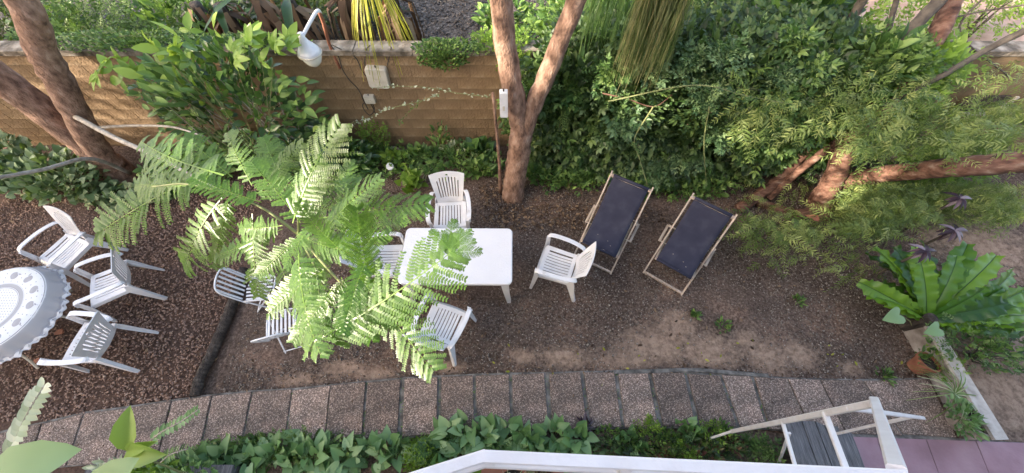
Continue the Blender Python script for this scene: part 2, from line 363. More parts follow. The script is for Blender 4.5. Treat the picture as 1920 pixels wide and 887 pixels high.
def leaves(name, Ts, pos, fwd, up, size, m, parent=None, tint=None, kind=None):
    """every leaf its own geometry; Ts a list of templates mixed at random"""
    pos = np.asarray(pos); n = len(pos); VV, FF, TT = [], [], []; off = 0
    size = np.broadcast_to(np.asarray(size, float), (n,)); ch = nr.integers(0, len(Ts), n)
    tn = nr.random(n) if tint is None else np.asarray(tint)
    for k, T in enumerate(Ts):
        idx = np.where(ch == k)[0]
        if not len(idx): continue
        v, f = place(T, pos[idx], np.asarray(fwd)[idx], np.asarray(up)[idx], size[idx])
        VV.append(v); FF.append(f + off); TT.append(np.repeat(tn[idx], len(T[0]))); off += len(v)
    me = mesh_np(name, np.concatenate(VV), np.concatenate(FF), np.concatenate(TT))
    o = obj_me(name, me, m, parent)
    if kind: o['kind'] = kind
    return o
def pxpos(n, box, z, jit=0.0):
    """n points in the place, spread over the ground seen between two picture corners, at heights z"""
    out = np.zeros((n, 3))
    for i in range(n):
        out[i] = P(U(box[0], box[2]), U(box[1], box[3]), U(*z))
    return out
def outward(pos, c, upw=0.5, rnd=0.6):
    d = pos - np.asarray(c)[None]; d /= np.maximum(np.linalg.norm(d, axis=1, keepdims=True), 1e-6)
    d = d + unit(len(pos)) * rnd; d[:, 2] += upw; return d
def ups(n, tilt=0.5, toward=(0, -0.35, 1)):
    return np.asarray(toward)[None] + unit(n) * tilt

# ------------------------------------------------------------------ ground: one sheet to the horizon, fine where it is seen
def ground_mat(nt, out):
    tc = N(nt, "ShaderNodeTexCoord")
    sa = N(nt, "ShaderNodeAttribute"); sa.attribute_name = 'sand'
    ga = N(nt, "ShaderNodeAttribute"); ga.attribute_name = 'gravel'
    n1 = N(nt, "ShaderNodeTexNoise"); n1.inputs['Scale'].default_value = 30; n1.inputs['Detail'].default_value = 8; n1.inputs['Roughness'].default_value = 0.7
    n2 = N(nt, "ShaderNodeTexNoise"); n2.inputs['Scale'].default_value = 11; n2.inputs['Detail'].default_value = 7; n2.inputs['Roughness'].default_value = 0.7
    n3 = N(nt, "ShaderNodeTexNoise"); n3.inputs['Scale'].default_value = 1.6; n3.inputs['Detail'].default_value = 4
    for n in (n1, n2, n3): nt.links.new(tc.outputs['Object'], n.inputs[0])
    soil = ramp(nt, [(0.30, (0.038, 0.026, 0.021)), (0.45, (0.100, 0.071, 0.058)), (0.58, (0.175, 0.130, 0.108)), (0.72, (0.32, 0.255, 0.215))]); nt.links.new(n1.outputs[0], soil.inputs[0])
    br = ramp(nt, [(0.3, (0.70, 0.68, 0.68)), (0.5, (1, .97, .95)), (0.68, (1.55, 1.38, 1.27))]); nt.links.new(n3.outputs[0], br.inputs[0])
    mu = N(nt, "ShaderNodeMixRGB", blend_type='MULTIPLY'); mu.inputs[0].default_value = 1; nt.links.new(soil.outputs[0], mu.inputs[1]); nt.links.new(br.outputs[0], mu.inputs[2])
    sand = ramp(nt, [(0.3, (0.22, 0.15, 0.112)), (0.5, (0.36, 0.25, 0.185)), (0.75, (0.46, 0.335, 0.255))]); nt.links.new(n2.outputs[0], sand.inputs[0])
    # patchy edge of the bare sandy places
    ad = N(nt, "ShaderNodeMath", operation='MULTIPLY_ADD'); ad.inputs[1].default_value = 1.5; nt.links.new(n2.outputs[0], ad.inputs[0])
    nt.links.new(sa.outputs['Fac'], ad.inputs[2])
    a2 = N(nt, "ShaderNodeMath", operation='MULTIPLY_ADD'); a2.inputs[1].default_value = 0.9; nt.links.new(n1.outputs[0], a2.inputs[0]); nt.links.new(ad.outputs[0], a2.inputs[2])
    mr = N(nt, "ShaderNodeMapRange"); mr.inputs['From Min'].default_value = 1.42; mr.inputs['From Max'].default_value = 2.25; nt.links.new(a2.outputs[0], mr.inputs[0])
    mx = N(nt, "ShaderNodeMixRGB"); nt.links.new(mr.outputs[0], mx.inputs[0]); nt.links.new(mu.outputs[0], mx.inputs[1]); nt.links.new(sand.outputs[0], mx.inputs[2])
    grav = ramp(nt, [(0.35, (0.07, 0.043, 0.033)), (0.65, (0.17, 0.105, 0.08))]); nt.links.new(n1.outputs[0], grav.inputs[0])
    m2 = N(nt, "ShaderNodeMixRGB"); nt.links.new(ga.outputs['Fac'], m2.inputs[0]); nt.links.new(mx.outputs[0], m2.inputs[1]); nt.links.new(grav.outputs[0], m2.inputs[2])
    p = N(nt, "ShaderNodeBsdfPrincipled"); p.inputs['Roughness'].default_value = 0.95; p.inputs['Specular IOR Level'].default_value = 0.2
    nt.links.new(m2.outputs[0], p.inputs['Base Color'])
    bp = N(nt, "ShaderNodeBump"); bp.inputs['Strength'].default_value = 0.9; bp.inputs['Distance'].default_value = 0.02
    nt.links.new(n1.outputs[0], bp.inputs['Height']); nt.links.new(bp.outputs[0], p.inputs['Normal']); nt.links.new(p.outputs[0], out.inputs[0])
M['ground'] = mat('garden_soil', ground_mat)
LOG_A = P(445, 540); LOG_B = P(367, 742)
def log_x(y): t = (y - LOG_B.y) / (LOG_A.y - LOG_B.y); return LOG_B.x + (LOG_A.x - LOG_B.x) * t + 0.12*math.sin(t*2.4)
sand_spots = [(1060, 672, .42, .17), (1230, 650, .60, .30), (1330, 660, .5, .28), (1270, 610, .32, .26), (1180, 678, .5, .14), (1440, 668, .35, .24), (1500, 665, .3, .2), (980, 668, .2, .1), (700, 700, .35, .1), (840, 688, .25, .1), (560, 712, .3, .08), (1600, 690, .18, .1), (640, 690, .3, .1), (1840, 460, .9, .7), (1880, 620, .9, .8), (1880, 740, .8, .6), (1760, 440, .5, .3), (1400, 640, .25, .15)]
sand_spots = [(P(u, v).x, P(u, v).y, a, b) for u, v, a, b in sand_spots]
def sandf(X, Y):
    s = np.zeros_like(X)
    for x, y, a, b in sand_spots: s = np.maximum(s, np.exp(-(((X-x)/a)**2 + ((Y-y)/b)**2)))
    return s
xs = np.concatenate([[-300, -120, -50, -25, -14], np.arange(-9, 9.01, 0.06), [14, 25, 50, 120, 300]])
ys = np.concatenate([[-300, -120, -50, -20, -8, -3], np.arange(-1, 5.2, 0.06), [5.6, 6, 7, 8, 10, 14, 25, 50, 120, 300]])
X, Y = np.meshgrid(xs, ys); Z = np.zeros_like(X)
inn = (np.abs(X) < 9) & (Y > -1) & (Y < 5.2)
Z = np.where(inn, 0.012*np.sin(X*2.1+Y) + 0.01*np.sin(Y*3.3-X*1.3) + nr.normal(0, 0.004, X.shape), 0)
Z = Z - 0.012
Z = np.where((Y < 1.0), Z - 0.02, Z)
nx, ny = len(xs), len(ys); idx = np.arange(nx*ny).reshape(ny, nx)
F = np.stack([idx[:-1, :-1], idx[:-1, 1:], idx[1:, 1:], idx[1:, :-1]], -1).reshape(-1, 4)
me = mesh_np('ground', np.stack([X, Y, Z], -1).reshape(-1, 3), F, smooth=True)
a = me.attributes.new('sand', 'FLOAT', 'POINT'); a.data.foreach_set('value', sandf(X, Y).ravel().astype(np.float32))
lx = np.vectorize(log_x)(np.clip(Y, 0.3, 4.5))
gv = np.clip((lx - X)/0.12 + 0.5, 0, 1) * (Y > -1) * (Y < 4.2) * (X > -9)
a = me.attributes.new('gravel', 'FLOAT', 'POINT'); a.data.foreach_set('value', gv.ravel().astype(np.float32))
tag(obj_me('ground', me, M['ground']), kind='structure')

# gravel stones and litter: counted by nobody, real geometry
OCT = np.array([(1, 0, 0), (-1, 0, 0), (0, 1, 0), (0, -1, 0), (0, 0, 1), (0, 0, -1)], float)
OCF = np.array([(0, 2, 4), (2, 1, 4), (1, 3, 4), (3, 0, 4), (2, 0, 5), (1, 2, 5), (3, 1, 5), (0, 3, 5)])
def pebbles(name, pos, size, flat, m, kind='stuff', parent=None):
    n = len(pos); V = np.repeat(OCT[None], n, 0) * (0.7 + 0.6*nr.random((n, 6, 1)))
    V += nr.normal(0, 0.18, V.shape)
    s = np.asarray(size)[:, None, None] * np.stack([np.ones(n), 0.5+0.5*nr.random(n), flat*(0.6+0.8*nr.random(n))], -1)[:, None, :]
    V = V * s; a = nr.random(n)*2*math.pi; c, sn = np.cos(a)[:, None], np.sin(a)[:, None]
    x = V[..., 0]*c - V[..., 1]*sn; y = V[..., 0]*sn + V[..., 1]*c; tl = nr.normal(0, 0.35, (n, 1))
    V = np.stack([x, y, V[..., 2] + x*tl], -1) + np.asarray(pos)[:, None, :]
    Fc = (OCF[None] + (np.arange(n)*6)[:, None, None]).reshape(-1, 3)
    o = obj_me(name, mesh_np(name, V.reshape(-1, 3), Fc), m, parent)
    if kind: o['kind'] = kind
    return o
n = 26000; py = nr.uniform(0.35, 4.0, n); px = nr.uniform(-8.2, -2.2, n); keep = px < np.vectorize(log_x)(py) - 0.05
px, py = px[keep], py[keep]; sz = nr.uniform(0.010, 0.021, len(px))
pebbles('gravel', np.stack([px, py, nr.uniform(-0.004, 0.012, len(px))], -1), sz, 0.62, M['stone'])
n = 52000; py = nr.uniform(0.5, 4.2, n); px = nr.uniform(-3.6, 7.5, n); s = sandf(px, py)
keep = (px > np.vectorize(log_x)(py)) & (nr.random(n) > s*1.05); px, py = px[keep], py[keep]
sz = np.abs(nr.normal(0.0065, 0.0045, len(px))) + 0.003
pebbles('litter', np.stack([px, py, nr.uniform(-0.006, 0.004, len(px))], -1), sz, 0.35, M['chip'])
# thin straws and twigs lying on the soil
n = 5200; px = nr.uniform(-3.6, 7.0, n); py = nr.uniform(0.6, 4.1, n); s = sandf(px, py); k = (px > np.vectorize(log_x)(py)) & (nr.random(n) > s); px, py = px[k], py[k]; n = len(px)
fw = unit(n); fw[:, 2] *= 0.12
STRAW = (np.array([(-.05, 0, 0), (.05, 0, 0), (.10, .5, .05), (.0, .5, .05), (-.03, 1, 0), (.05, 1, 0)]), np.array([(0, 1, 2), (0, 2, 3), (3, 2, 5), (3, 5, 4)]))
leaves('straw_litter', [STRAW], np.stack([px, py, np.full(n, 0.004)], -1), fw, ups(n, .2), nr.uniform(0.02, 0.06, n), M['chip'], kind='stuff')

# raised ground beyond the wall, pink floor, path
def prism(poly, z0, z1):
    n = len(poly); return ([(p[0], p[1], z0) for p in poly] + [(p[0], p[1], z1) for p in poly], [tuple(reversed(range(n))), tuple(range(n, 2*n))] + [(i, (i+1) % n, (i+1) % n+n, i+n) for i in range(n)])
M['mulch'] = simple('far_mulch', [(0.3, (0.025, 0.02, 0.018)), (0.5, (0.07, 0.058, 0.052)), (0.65, (0.15, 0.13, 0.12)), (0.75, (0.3, 0.27, 0.25))], 26, 0.95, 1, 30, detail=8)
M['far_terrace'] = simple('far_terrace', [(0.3, (0.36, 0.24, 0.19)), (0.6, (0.5, 0.36, 0.3)), (0.8, (0.58, 0.46, 0.4))], 3, 0.9, 0.6, 20, detail=8)
mb = MB().add(*prism([(-60, 4.92), (60, 4.92), (60, 80), (-60, 80)], -0.3, 0.9)); mb.build('raised_ground', M['mulch'], kind='structure')
mb = MB().add(*prism([(4.6, 5.6), (14, 5.2), (14, 14), (6.0, 14)], 0.9, 0.93)); mb.build('far_terrace', M['far_terrace'], kind='structure')
n = 9000; pos = np.stack([nr.uniform(-5, 4, n), nr.uniform(4.95, 8.5, n), np.full(n, 0.91)], -1)
pebbles('mulch_chips', pos, np.abs(nr.normal(0.018, 0.01, n))+0.008, 0.3, M['mulch'])

def slabmat(nt, out):
    tc = N(nt, "ShaderNodeTexCoord"); oi = N(nt, "ShaderNodeObjectInfo")
    vo = N(nt, "ShaderNodeTexVoronoi"); vo.inputs['Scale'].default_value = 105; nt.links.new(tc.outputs['Object'], vo.inputs[0])
    no = N(nt, "ShaderNodeTexNoise"); no.inputs['Scale'].default_value = 3.5; no.inputs['Detail'].default_value = 8; no.inputs['Roughness'].default_value = .65; nt.links.new(tc.outputs['Object'], no.inputs[0])
    sep = N(nt, "ShaderNodeSeparateColor"); nt.links.new(vo.outputs['Color'], sep.inputs[0])
    r1 = ramp(nt, [(0.0, (0.10, 0.078, 0.068)), (0.45, (0.185, 0.142, 0.122)), (0.75, (0.265, 0.203, 0.174)), (0.95, (0.50, 0.41, 0.36))]); nt.links.new(sep.outputs[0], r1.inputs[0])
    ed = ramp(nt, [(0.25, (1, 1, 1)), (0.6, (0.45, 0.42, 0.4))]); nt.links.new(vo.outputs['Distance'], ed.inputs[0])
    mu = N(nt, "ShaderNodeMixRGB", blend_type='MULTIPLY'); mu.inputs[0].default_value = .55; nt.links.new(r1.outputs[0], mu.inputs[1]); nt.links.new(ed.outputs[0], mu.inputs[2])
    r2 = ramp(nt, [(0.32, (0.62, 0.63, 0.62)), (0.5, (1.25, 1.2, 1.17)), (0.7, (1.8, 1.6, 1.5))]); nt.links.new(no.outputs[0], r2.inputs[0])
    m2 = N(nt, "ShaderNodeMixRGB", blend_type='MULTIPLY'); m2.inputs[0].default_value = 1; nt.links.new(mu.outputs[0], m2.inputs[1]); nt.links.new(r2.outputs[0], m2.inputs[2])
    mr = N(nt, "ShaderNodeMapRange"); mr.inputs['To Min'].default_value = .66; mr.inputs['To Max'].default_value = 1.2; nt.links.new(oi.outputs['Random'], mr.inputs[0])
    hs = N(nt, "ShaderNodeHueSaturation"); nt.links.new(mr.outputs[0], hs.inputs['Value']); nt.links.new(m2.outputs[0], hs.inputs['Color'])
    p = N(nt, "ShaderNodeBsdfPrincipled"); p.inputs['Roughness'].default_value = .85; nt.links.new(hs.outputs[0], p.inputs['Base Color'])
    bp = N(nt, "ShaderNodeBump"); bp.inputs['Strength'].default_value = .5; bp.inputs['Distance'].default_value = .006; bp.invert = True; nt.links.new(vo.outputs['Distance'], bp.inputs['Height']); nt.links.new(bp.outputs[0], p.inputs['Normal'])
    nt.links.new(p.outputs[0], out.inputs[0])
M['slab'] = mat('exposed_aggregate', slabmat)
M['mortar'] = simple('path_mortar', [(0.3, (0.06, 0.056, 0.052)), (0.5, (0.15, 0.14, 0.13)), (0.75, (0.30, 0.28, 0.26))], 9, .9, .8, 30, detail=8)
joints = [(-75, 833, -95, 905), (0, 812, -30, 895), (82, 794, 55, 882), (161, 775, 128, 872), (245, 764, 218, 866), (325, 752, 298, 862), (400, 742, 375, 856), (475, 735, 452, 846), (550, 731, 535, 838), (621, 724, 610, 830), (688, 717, 680, 824), (755, 711, 750, 820), (825, 707, 824, 812), (890, 704, 892, 808), (957, 702, 960, 806), (1025, 701, 1032, 805), (1090, 699, 1104, 803), (1154, 698, 1168, 801), (1218, 699, 1238, 800), (1284, 700, 1308, 800), (1350, 704, 1384, 801), (1411, 707, 1440, 803), (1474, 711, 1520, 812), (1535, 713, 1583, 812), (1615, 714, 1690, 815), (1738, 712, 1790, 820)]
path = MB().add(*prism([P(a, b - 3)[:2] for a, b, c, d in joints] + [P(c, d + 3)[:2] for a, b, c, d in reversed(joints)], -0.06, 0.012)).build("path", M["mortar"], kind="structure")
for i in range(len(joints)-1):
    a, b = joints[i], joints[i+1]
    p = [P(a[0], a[1]), P(b[0], b[1]), P(b[2], b[3]), P(a[2], a[3])]
    c = (p[0]+p[1]+p[2]+p[3])/4
    g = 0.010 if (i < 10 or i > 20) else 0.028
    ex = (p[1]+p[2]-p[0]-p[3]).normalized(); q = []
    for k, pt in enumerate(p):
        sx = 1 if k in (0, 3) else -1
        q.append(pt + ex*sx*g*U(.6, 1.25) + Vector((0, U(-.012, .006), 0)) - c)
    h = 0.030 + U(-.006, .006); inset = 0.006
    vs = [(k.x, k.y, -.04) for k in q] + [(k.x, k.y, h-.006) for k in q] + [(k.x*(1-inset/.25), k.y*(1-inset/.25), h) for k in q]
    tl = U(-.008, .008); vs = [(x, y, z + x*tl) for x, y, z in vs]
    fs = [(3, 2, 1, 0), (8, 9, 10, 11)] + [(j, (j+1) % 4, (j+1) % 4+4, j+4) for j in range(4)] + [(j+4, (j+1) % 4+4, (j+1) % 4+8, j+8) for j in range(4)]
    o = MB().add(vs, fs).build('slab', M['slab'], path); o.location = (c.x, c.y, 0)
# worn kerb strip of mortar along the path's garden edge, where it shows
kp = [P(u, v, 0.02) for u, v in ((1150, 698), (1230, 696), (1300, 694), (1370, 699), (1440, 705))]
MB().sweep(curve(kp, 5), (0.05, 0.03), (0, 1, 0)).build('edge_strip', M['mortar'], path)

fl = [P(1560, 814), P(1800, 822), P(1990, 835), P(2010, 960), P(1500, 960), P(1500, 830)]
pf = MB().add(*prism([p[:2] for p in fl], -.1, 0.016)).build('paved_floor', M['mortar'], kind='structure')
def seg_floor(u0, u1, u2, u3):
    q = [P(u0, 818+(u0-1560)*.035), P(u1, 818+(u1-1560)*.035), P(u3, 955), P(u2, 955)]
    MB().add(*prism([k[:2] for k in q], 0.0, 0.024)).build('tile', M['pinkfloor'], pf)
us = [1545, 1641, 1733, 1826, 1921, 2010]
for i in range(5): seg_floor(us[i]+1, us[i+1]-1, us[i]+40+i*4, us[i+1]+40+(i+1)*4)

# ------------------------------------------------------------------ garden wall
wall = thing('garden_wall', 'low ochre brown block wall with pale cap along the back of the garden', 'wall', (0, 4.75, 0))
MB().box((0, 0.08, 0.86), (24, 0.16, 1.78)).build('wall_core', M['wallcore'], wall)
bl = {}
for j in range(9):
    z0 = 0.02 + j*0.196
    for i in range(24):
        x0 = -9.2 + i*0.42 + (0.21 if j % 2 else 0)
        if x0 > 0.9: continue
        k = (i + j*3) % 5
        if k not in bl:
            d = 0.0018; mbk = MB(); w, h = 0.4175, 0.1935
            vs = [(-w/2, .01, -h/2), (w/2, .01, -h/2), (w/2, .01, h/2), (-w/2, .01, h/2)] + [(-w/2+.003, -d, -h/2+.003), (w/2-.003, -d, -h/2+.003), (w/2-.003, -d, h/2-.003), (-w/2+.003, -d, h/2-.003)]
            vs = [(x + U(-.002, .002), y, z + U(-.002, .002)) for x, y, z in vs]
            mbk.add(vs, [(4, 5, 6, 7), (0, 1, 5, 4), (1, 2, 6, 5), (2, 3, 7, 6), (3, 0, 4, 7)]); bl[k] = mbk.me('block'); bl[k].materials.append(M['block'])
        o = obj_me('block', bl[k], None, wall); o.location = (x0+.2, -0.001 + U(-.0015, .001), z0+.097)
capb = MB()
x = -12.0
while x < 12:
    w = U(.7, 1.1); capb.box((x+w/2, 0.08, 1.795 + U(-.006, .006)), (w-.008, 0.24, 0.07)); x += w
capb.build('wall_cap', M['cap'], wall)

# ------------------------------------------------------------------ edging log
lp = [P(u, v, .05) for u, v in ((458, 505), (447, 540), (432, 580), (412, 628), (395, 668), (376, 705), (366, 742))]
mb = MB(); bark(mb, lp, .070, .058, 12, .06, 6)
mb.build('edging_log', M['log'], smooth=True, label='dark weathered log edging the gravel beside the brown soil', cat='log')

# ------------------------------------------------------------------ white stacking garden chair
def panel(cols, rows, fn, holes, th=0.008):
    """curved sheet with slots; cols/rows edges, holes(i, j) True where open"""
    mb = MB(); vid = {}
    def v(i, j):
        if (i, j) not in vid: vid[(i, j)] = len(mb.v); mb.v.append(tuple(fn(cols[i], rows[j])))
        return vid[(i, j)]
    for j in range(len(rows)-1):
        for i in range(len(cols)-1):
            if holes(i, j): continue
            mb.f.append((v(i, j), v(i+1, j), v(i+1, j+1), v(i, j+1)))
    return mb
def solid(o, th, off=0):
    s = o.modifiers.new('solid', 'SOLIDIFY'); s.thickness = th; s.offset = off; return o
def chair(label, group='white stacking garden chairs'):
    t = thing('garden_chair', label, 'chair', group=group)
    m = M['plastic']
    # seat
    cols = [-.225, -.205, -.172]; x = -.172
    for k in range(8): cols += [x + .031, x + .031 + .0105]; x += .0415
    cols += [.172, .205, .225]; cols = [c for c in cols]
    cols[-4] = x if False else cols[-4]
    cs = sorted(set(round(c, 4) for c in cols))
    rows = [-.215, -.195, -.165, -.08, .0, .08, .155, .175, .20, .222, .232, .236]
    def sf(x, y):
        wy = 1 + .10*(y+.2); z = .425 - .018*math.cos(max(-1, min(1, y/.2))*1.5)*(1-(x/.23)**2)
        if y > .19: z -= ((y-.19)/.046)**2*.045
        if y < -.19: z += .006
        if abs(x) > .2: z += .004
        yy = y + (.018*(1-(x/.225)**2) if y > .1 else 0)
        return (x*wy, yy, z)
    slot = set(i for i in range(len(cs)-1) if abs((cs[i+1]-cs[i]) - .0105) < .002 and abs(cs[i]) < .17)
    o = panel(cs, rows, sf, lambda i, j: i in slot and 2 <= j <= 5).build('seat', m, t, smooth=False); solid(o, .009)
    # side skirts of the seat
    for s in (-1, 1): MB().sweep([(s*.222, -.2, .405), (s*.228, 0, .405), (s*.24, .22, .40)], (.008, .05), (1, 0, 0)).build('seat_rim', m, t)
    # back
    cu = [-1, -.93, -.80]; x = -.80
    for k in range(8): cu += [x + .138, x + .138 + .055]; x += .193 if k < 7 else 0
    cu = [-1, -.93, -.80]
    sw, gw = .118, .067; x = -.80
    for k in range(8): x += sw; cu.append(x); x += gw; cu.append(x)
    cu += [.80, .93, 1]; cu = sorted(set(round(c, 4) for c in cu)); rows = [0, .08, .2, .34, .48, .62, .76, .84, .88, .92, .96, 1.0]
    def bf(x, v):
        w = .185 + .065*v**1.3; ed = max(0, abs(x)-.0)
        z = .415 + .455*v + (.035*(1-x*x) if v > .9 else .035*(1-x*x)*v*v)
        y = -.205 - .17*v - .03*(1-x*x) + .01*math.sin(v*3)
        return (x*w, y, z)
    slots = [i for i in range(len(cu)-1) if abs((cu[i+1]-cu[i]) - gw) < .004 and abs(cu[i]) < .8 and abs(cu[i+1]) < .8]
    mid = [i for i in range(len(cu)-1) if cu[i] < 0 < cu[i+1]]
    def bh(i, j):
        if i in slots:
            e = abs((cu[i]+cu[i+1])/2)
            return 2 <= j <= (6 if e < .55 else 5)
        return i in mid and j == 8
    o = panel(cu, rows, bf, bh).build('backrest', m, t); solid(o, .009)
    # arms
    for s in (-1, 1):
        a = [(s*.215, -.285, .60), (s*.245, -.25, .625), (s*.275, -.10, .645), (s*.285, .08, .65), (s*.28, .19, .645), (s*.272, .225, .615), (s*.27, .235, .56)]
        MB().sweep(curve(a, 3), (.058, .015), (1, 0, 0)).build('armrest', m, t)
        f = [(s*.272, .222, .615), (s*.262, .225, .42), (s*.268, .25, .2), (s*.276, .275, .0)]
        lg = MB().sweep(f, [(.012, .052), (.012, .062), (.012, .052), (.012, .038)], (1, 0, 0)); lg.sweep([(p[0]-s*.019, p[1]+.020-.008*k, p[2]) for k, p in enumerate(f)], [(.045, .010), (.05, .010), (.042, .010), (.03, .010)], (1, 0, 0))
        lg.build('leg', m, t)
        r = [(s*.21, -.24, .50), (s*.222, -.235, .41), (s*.242, -.29, .2), (s*.262, -.345, .0)]
        lg = MB().sweep(r, [(.012, .05), (.012, .11), (.012, .065), (.012, .036)], (1, 0, 0)); lg.sweep([(p[0]-s*.02, p[1]-.02, p[2]) for p in r], [(.045, .010), (.05, .010), (.042, .010), (.028, .010)], (1, 0, 0))
        lg.build('leg', m, t)
    return t
def aim(o, c_px, f_px, z=0.43, dz=0.0, extra=0.0, shift=0.0):
    """stand the thing so that its centre and its front are seen at these picture points"""
    a = P(*c_px, z); b = P(*f_px, z); d = (b-a); d.z = 0; d.normalize()
    o.rotation_euler = (0, 0, math.atan2(d.y, d.x) - math.pi/2 + extra); o.location = (a.x + d.x*shift, a.y + d.y*shift, dz)
ch0 = chair('white plastic chair facing the clothed round table, uppermost of the three beside it')
aim(ch0, (122, 470), (76, 512))
spots = [((205, 532), (143, 557), 'white plastic chair seen side-on beside the cloth-covered round table, middle of its three chairs'),
         ((168, 642), (95, 640), 'white plastic chair seen from behind below the other chairs at the cloth-covered round table'),
         ((845, 402), (845, 440), 'white plastic chair pushed in at the far long side of the rectangular table'),
         ((722, 488), (790, 488), 'white plastic chair half hidden by fern leaves at the left end of the rectangular table'),
         ((832, 606), (850, 568), 'white plastic chair at the near long side of the rectangular table, partly under leaves'),
         ((1046, 496), (990, 478), 'white plastic chair standing between the rectangular table and a navy deckchair')]
for c, f, lb in spots:
    o = copy_tree(ch0); o['label'] = lb; aim(o, c, f)

# folding chairs of white slats, half under the feathery leaves
def fold_chair(label):
    t = thing('folding_chair', label, 'chair', group='white slatted folding chairs'); m = M['whitemetal']
    W = .17
    def rim(pts, name, r=.010): MB().tube(curve(pts, 4), r, 8).build(name, m, t, smooth=True)
    rim([(-W, -.15, .42), (-W, .02, .425), (-W*.98, .12, .42), (-W*.8, .17, .415), (0, .185, .415), (W*.8, .17, .415), (W*.98, .12, .42), (W, .02, .425), (W, -.15, .42)], 'seat_frame')
    for k in range(7):
        x = -W + 2*W*(k+.5)/7; MB().box((x, .01, .425), (.024, .33 - .02*abs(k-3), .009)).build('seat_slat', m, t)
    rim([(-W, -.14, .36), (-W, -.17, .44), (-W, -.235, .64), (-W*.96, -.262, .73), (-W*.7, -.28, .79), (0, -.287, .81), (W*.7, -.28, .79), (W*.96, -.262, .73), (W, -.235, .64), (W, -.17, .44), (W, -.14, .36)], 'back_frame')
    for k in range(6):
        x = -W + 2*W*(k+.5)/6; MB().sweep([(x, -.165, .44), (x, -.235, .64), (x, -.277 + abs(x)*.05, .79-abs(x)*.1)], (.024, .007), (1, 0, 0)).build('back_slat', m, t)
    for s in (-1, 1):
        MB().tube([(s*W, -.15, .42), (s*(W+.012), .12, .0)], .010, 8).build('leg', m, t)
        MB().tube([(s*(W-.012), .12, .415), (s*(W-.012), -.22, .0)], .010, 8).build('leg', m, t)
    MB().tube([(-W, -.2, .03), (W, -.2, .03)], .008, 6).build('stretcher', m, t)
    return t
fc = fold_chair('white slatted folding chair at the top end of the dark log, under the feathery leaves')
aim(fc, (486, 540), (530, 536), .42)
fc2 = copy_tree(fc); fc2['label'] = 'white slatted folding chair on the brown soil, nearer the slab path'
aim(fc2, (528, 608), (528, 570), .42)

# ------------------------------------------------------------------ rectangular table
c = P(857, 478, .72); tb = thing('garden_table', 'white rectangular plastic table with a centre umbrella hole', 'table', (c.x, c.y, 0), R(-.4))
def rrect(w, d, r, n=5):
    out = []
    for cx, cy, a0 in ((w/2-r, d/2-r, 0), (-w/2+r, d/2-r, 90), (-w/2+r, -d/2+r, 180), (w/2-r, -d/2+r, 270)):
        for k in range(n+1):
            a = R(a0 + 90*k/n); out.append((cx + r*math.cos(a), cy + r*math.sin(a)))
    return out
def rings(specs):
    """stack of rounded outlines -> closed skin"""
    mb = MB(); n = None
    for w, d, r, z in specs:
        q = rrect(w, d, r); n = len(q); mb.v += [(x, y, z) for x, y in q]
    for i in range(len(specs)-1):
        for k in range(n): mb.f.append((i*n+k, i*n+(k+1) % n, (i+1)*n+(k+1) % n, (i+1)*n+k))
    mb.f.append(tuple(range((len(specs)-1)*n, len(specs)*n))); return mb
rings([(1.33, .74, .05, .67), (1.39, .79, .06, .67), (1.405, .80, .065, .70), (1.40, .797, .065, .716), (1.385, .78, .06, .722)]).build('tabletop', M['plastic_top'], tb)
MB().lathe([(0, .7235), (.020, .7235), (.022, .7225)], 16, (.04, -.02, 0)).build('hole_shade_disc', M['dark'], tb)  # dark disc on the uncut top, painted for the shade inside the hole
MB().lathe([(.022, .7222), (.028, .7262), (.034, .7222)], 16, (.04, -.02, 0)).build('hole_rim', M['plastic_top'], tb)
for sx in (-1, 1):
    for sy in (-1, 1):
        f = [(sx*.60, sy*.33, .68), (sx*.625, sy*.345, .35), (sx*.66, sy*.37, 0)]
        lg = MB().sweep(f, [(.11, .012), (.085, .012), (.05, .012)], (1, 0, 0)); lg.sweep([(p[0]+sx*.02, p[1]-sy*.035, p[2]) for p in f], [(.012, .09), (.012, .07), (.012, .045)], (1, 0, 0))
        lg.build('leg', M['plastic'], tb)
ap = MB()
for sy in (-1, 1): ap.box((0, sy*.355, .655), (1.2, .012, .05))
for sx in (-1, 1): ap.box((sx*.645, 0, .655), (.012, .69, .05))
ap.build('apron', M['plastic'], tb)

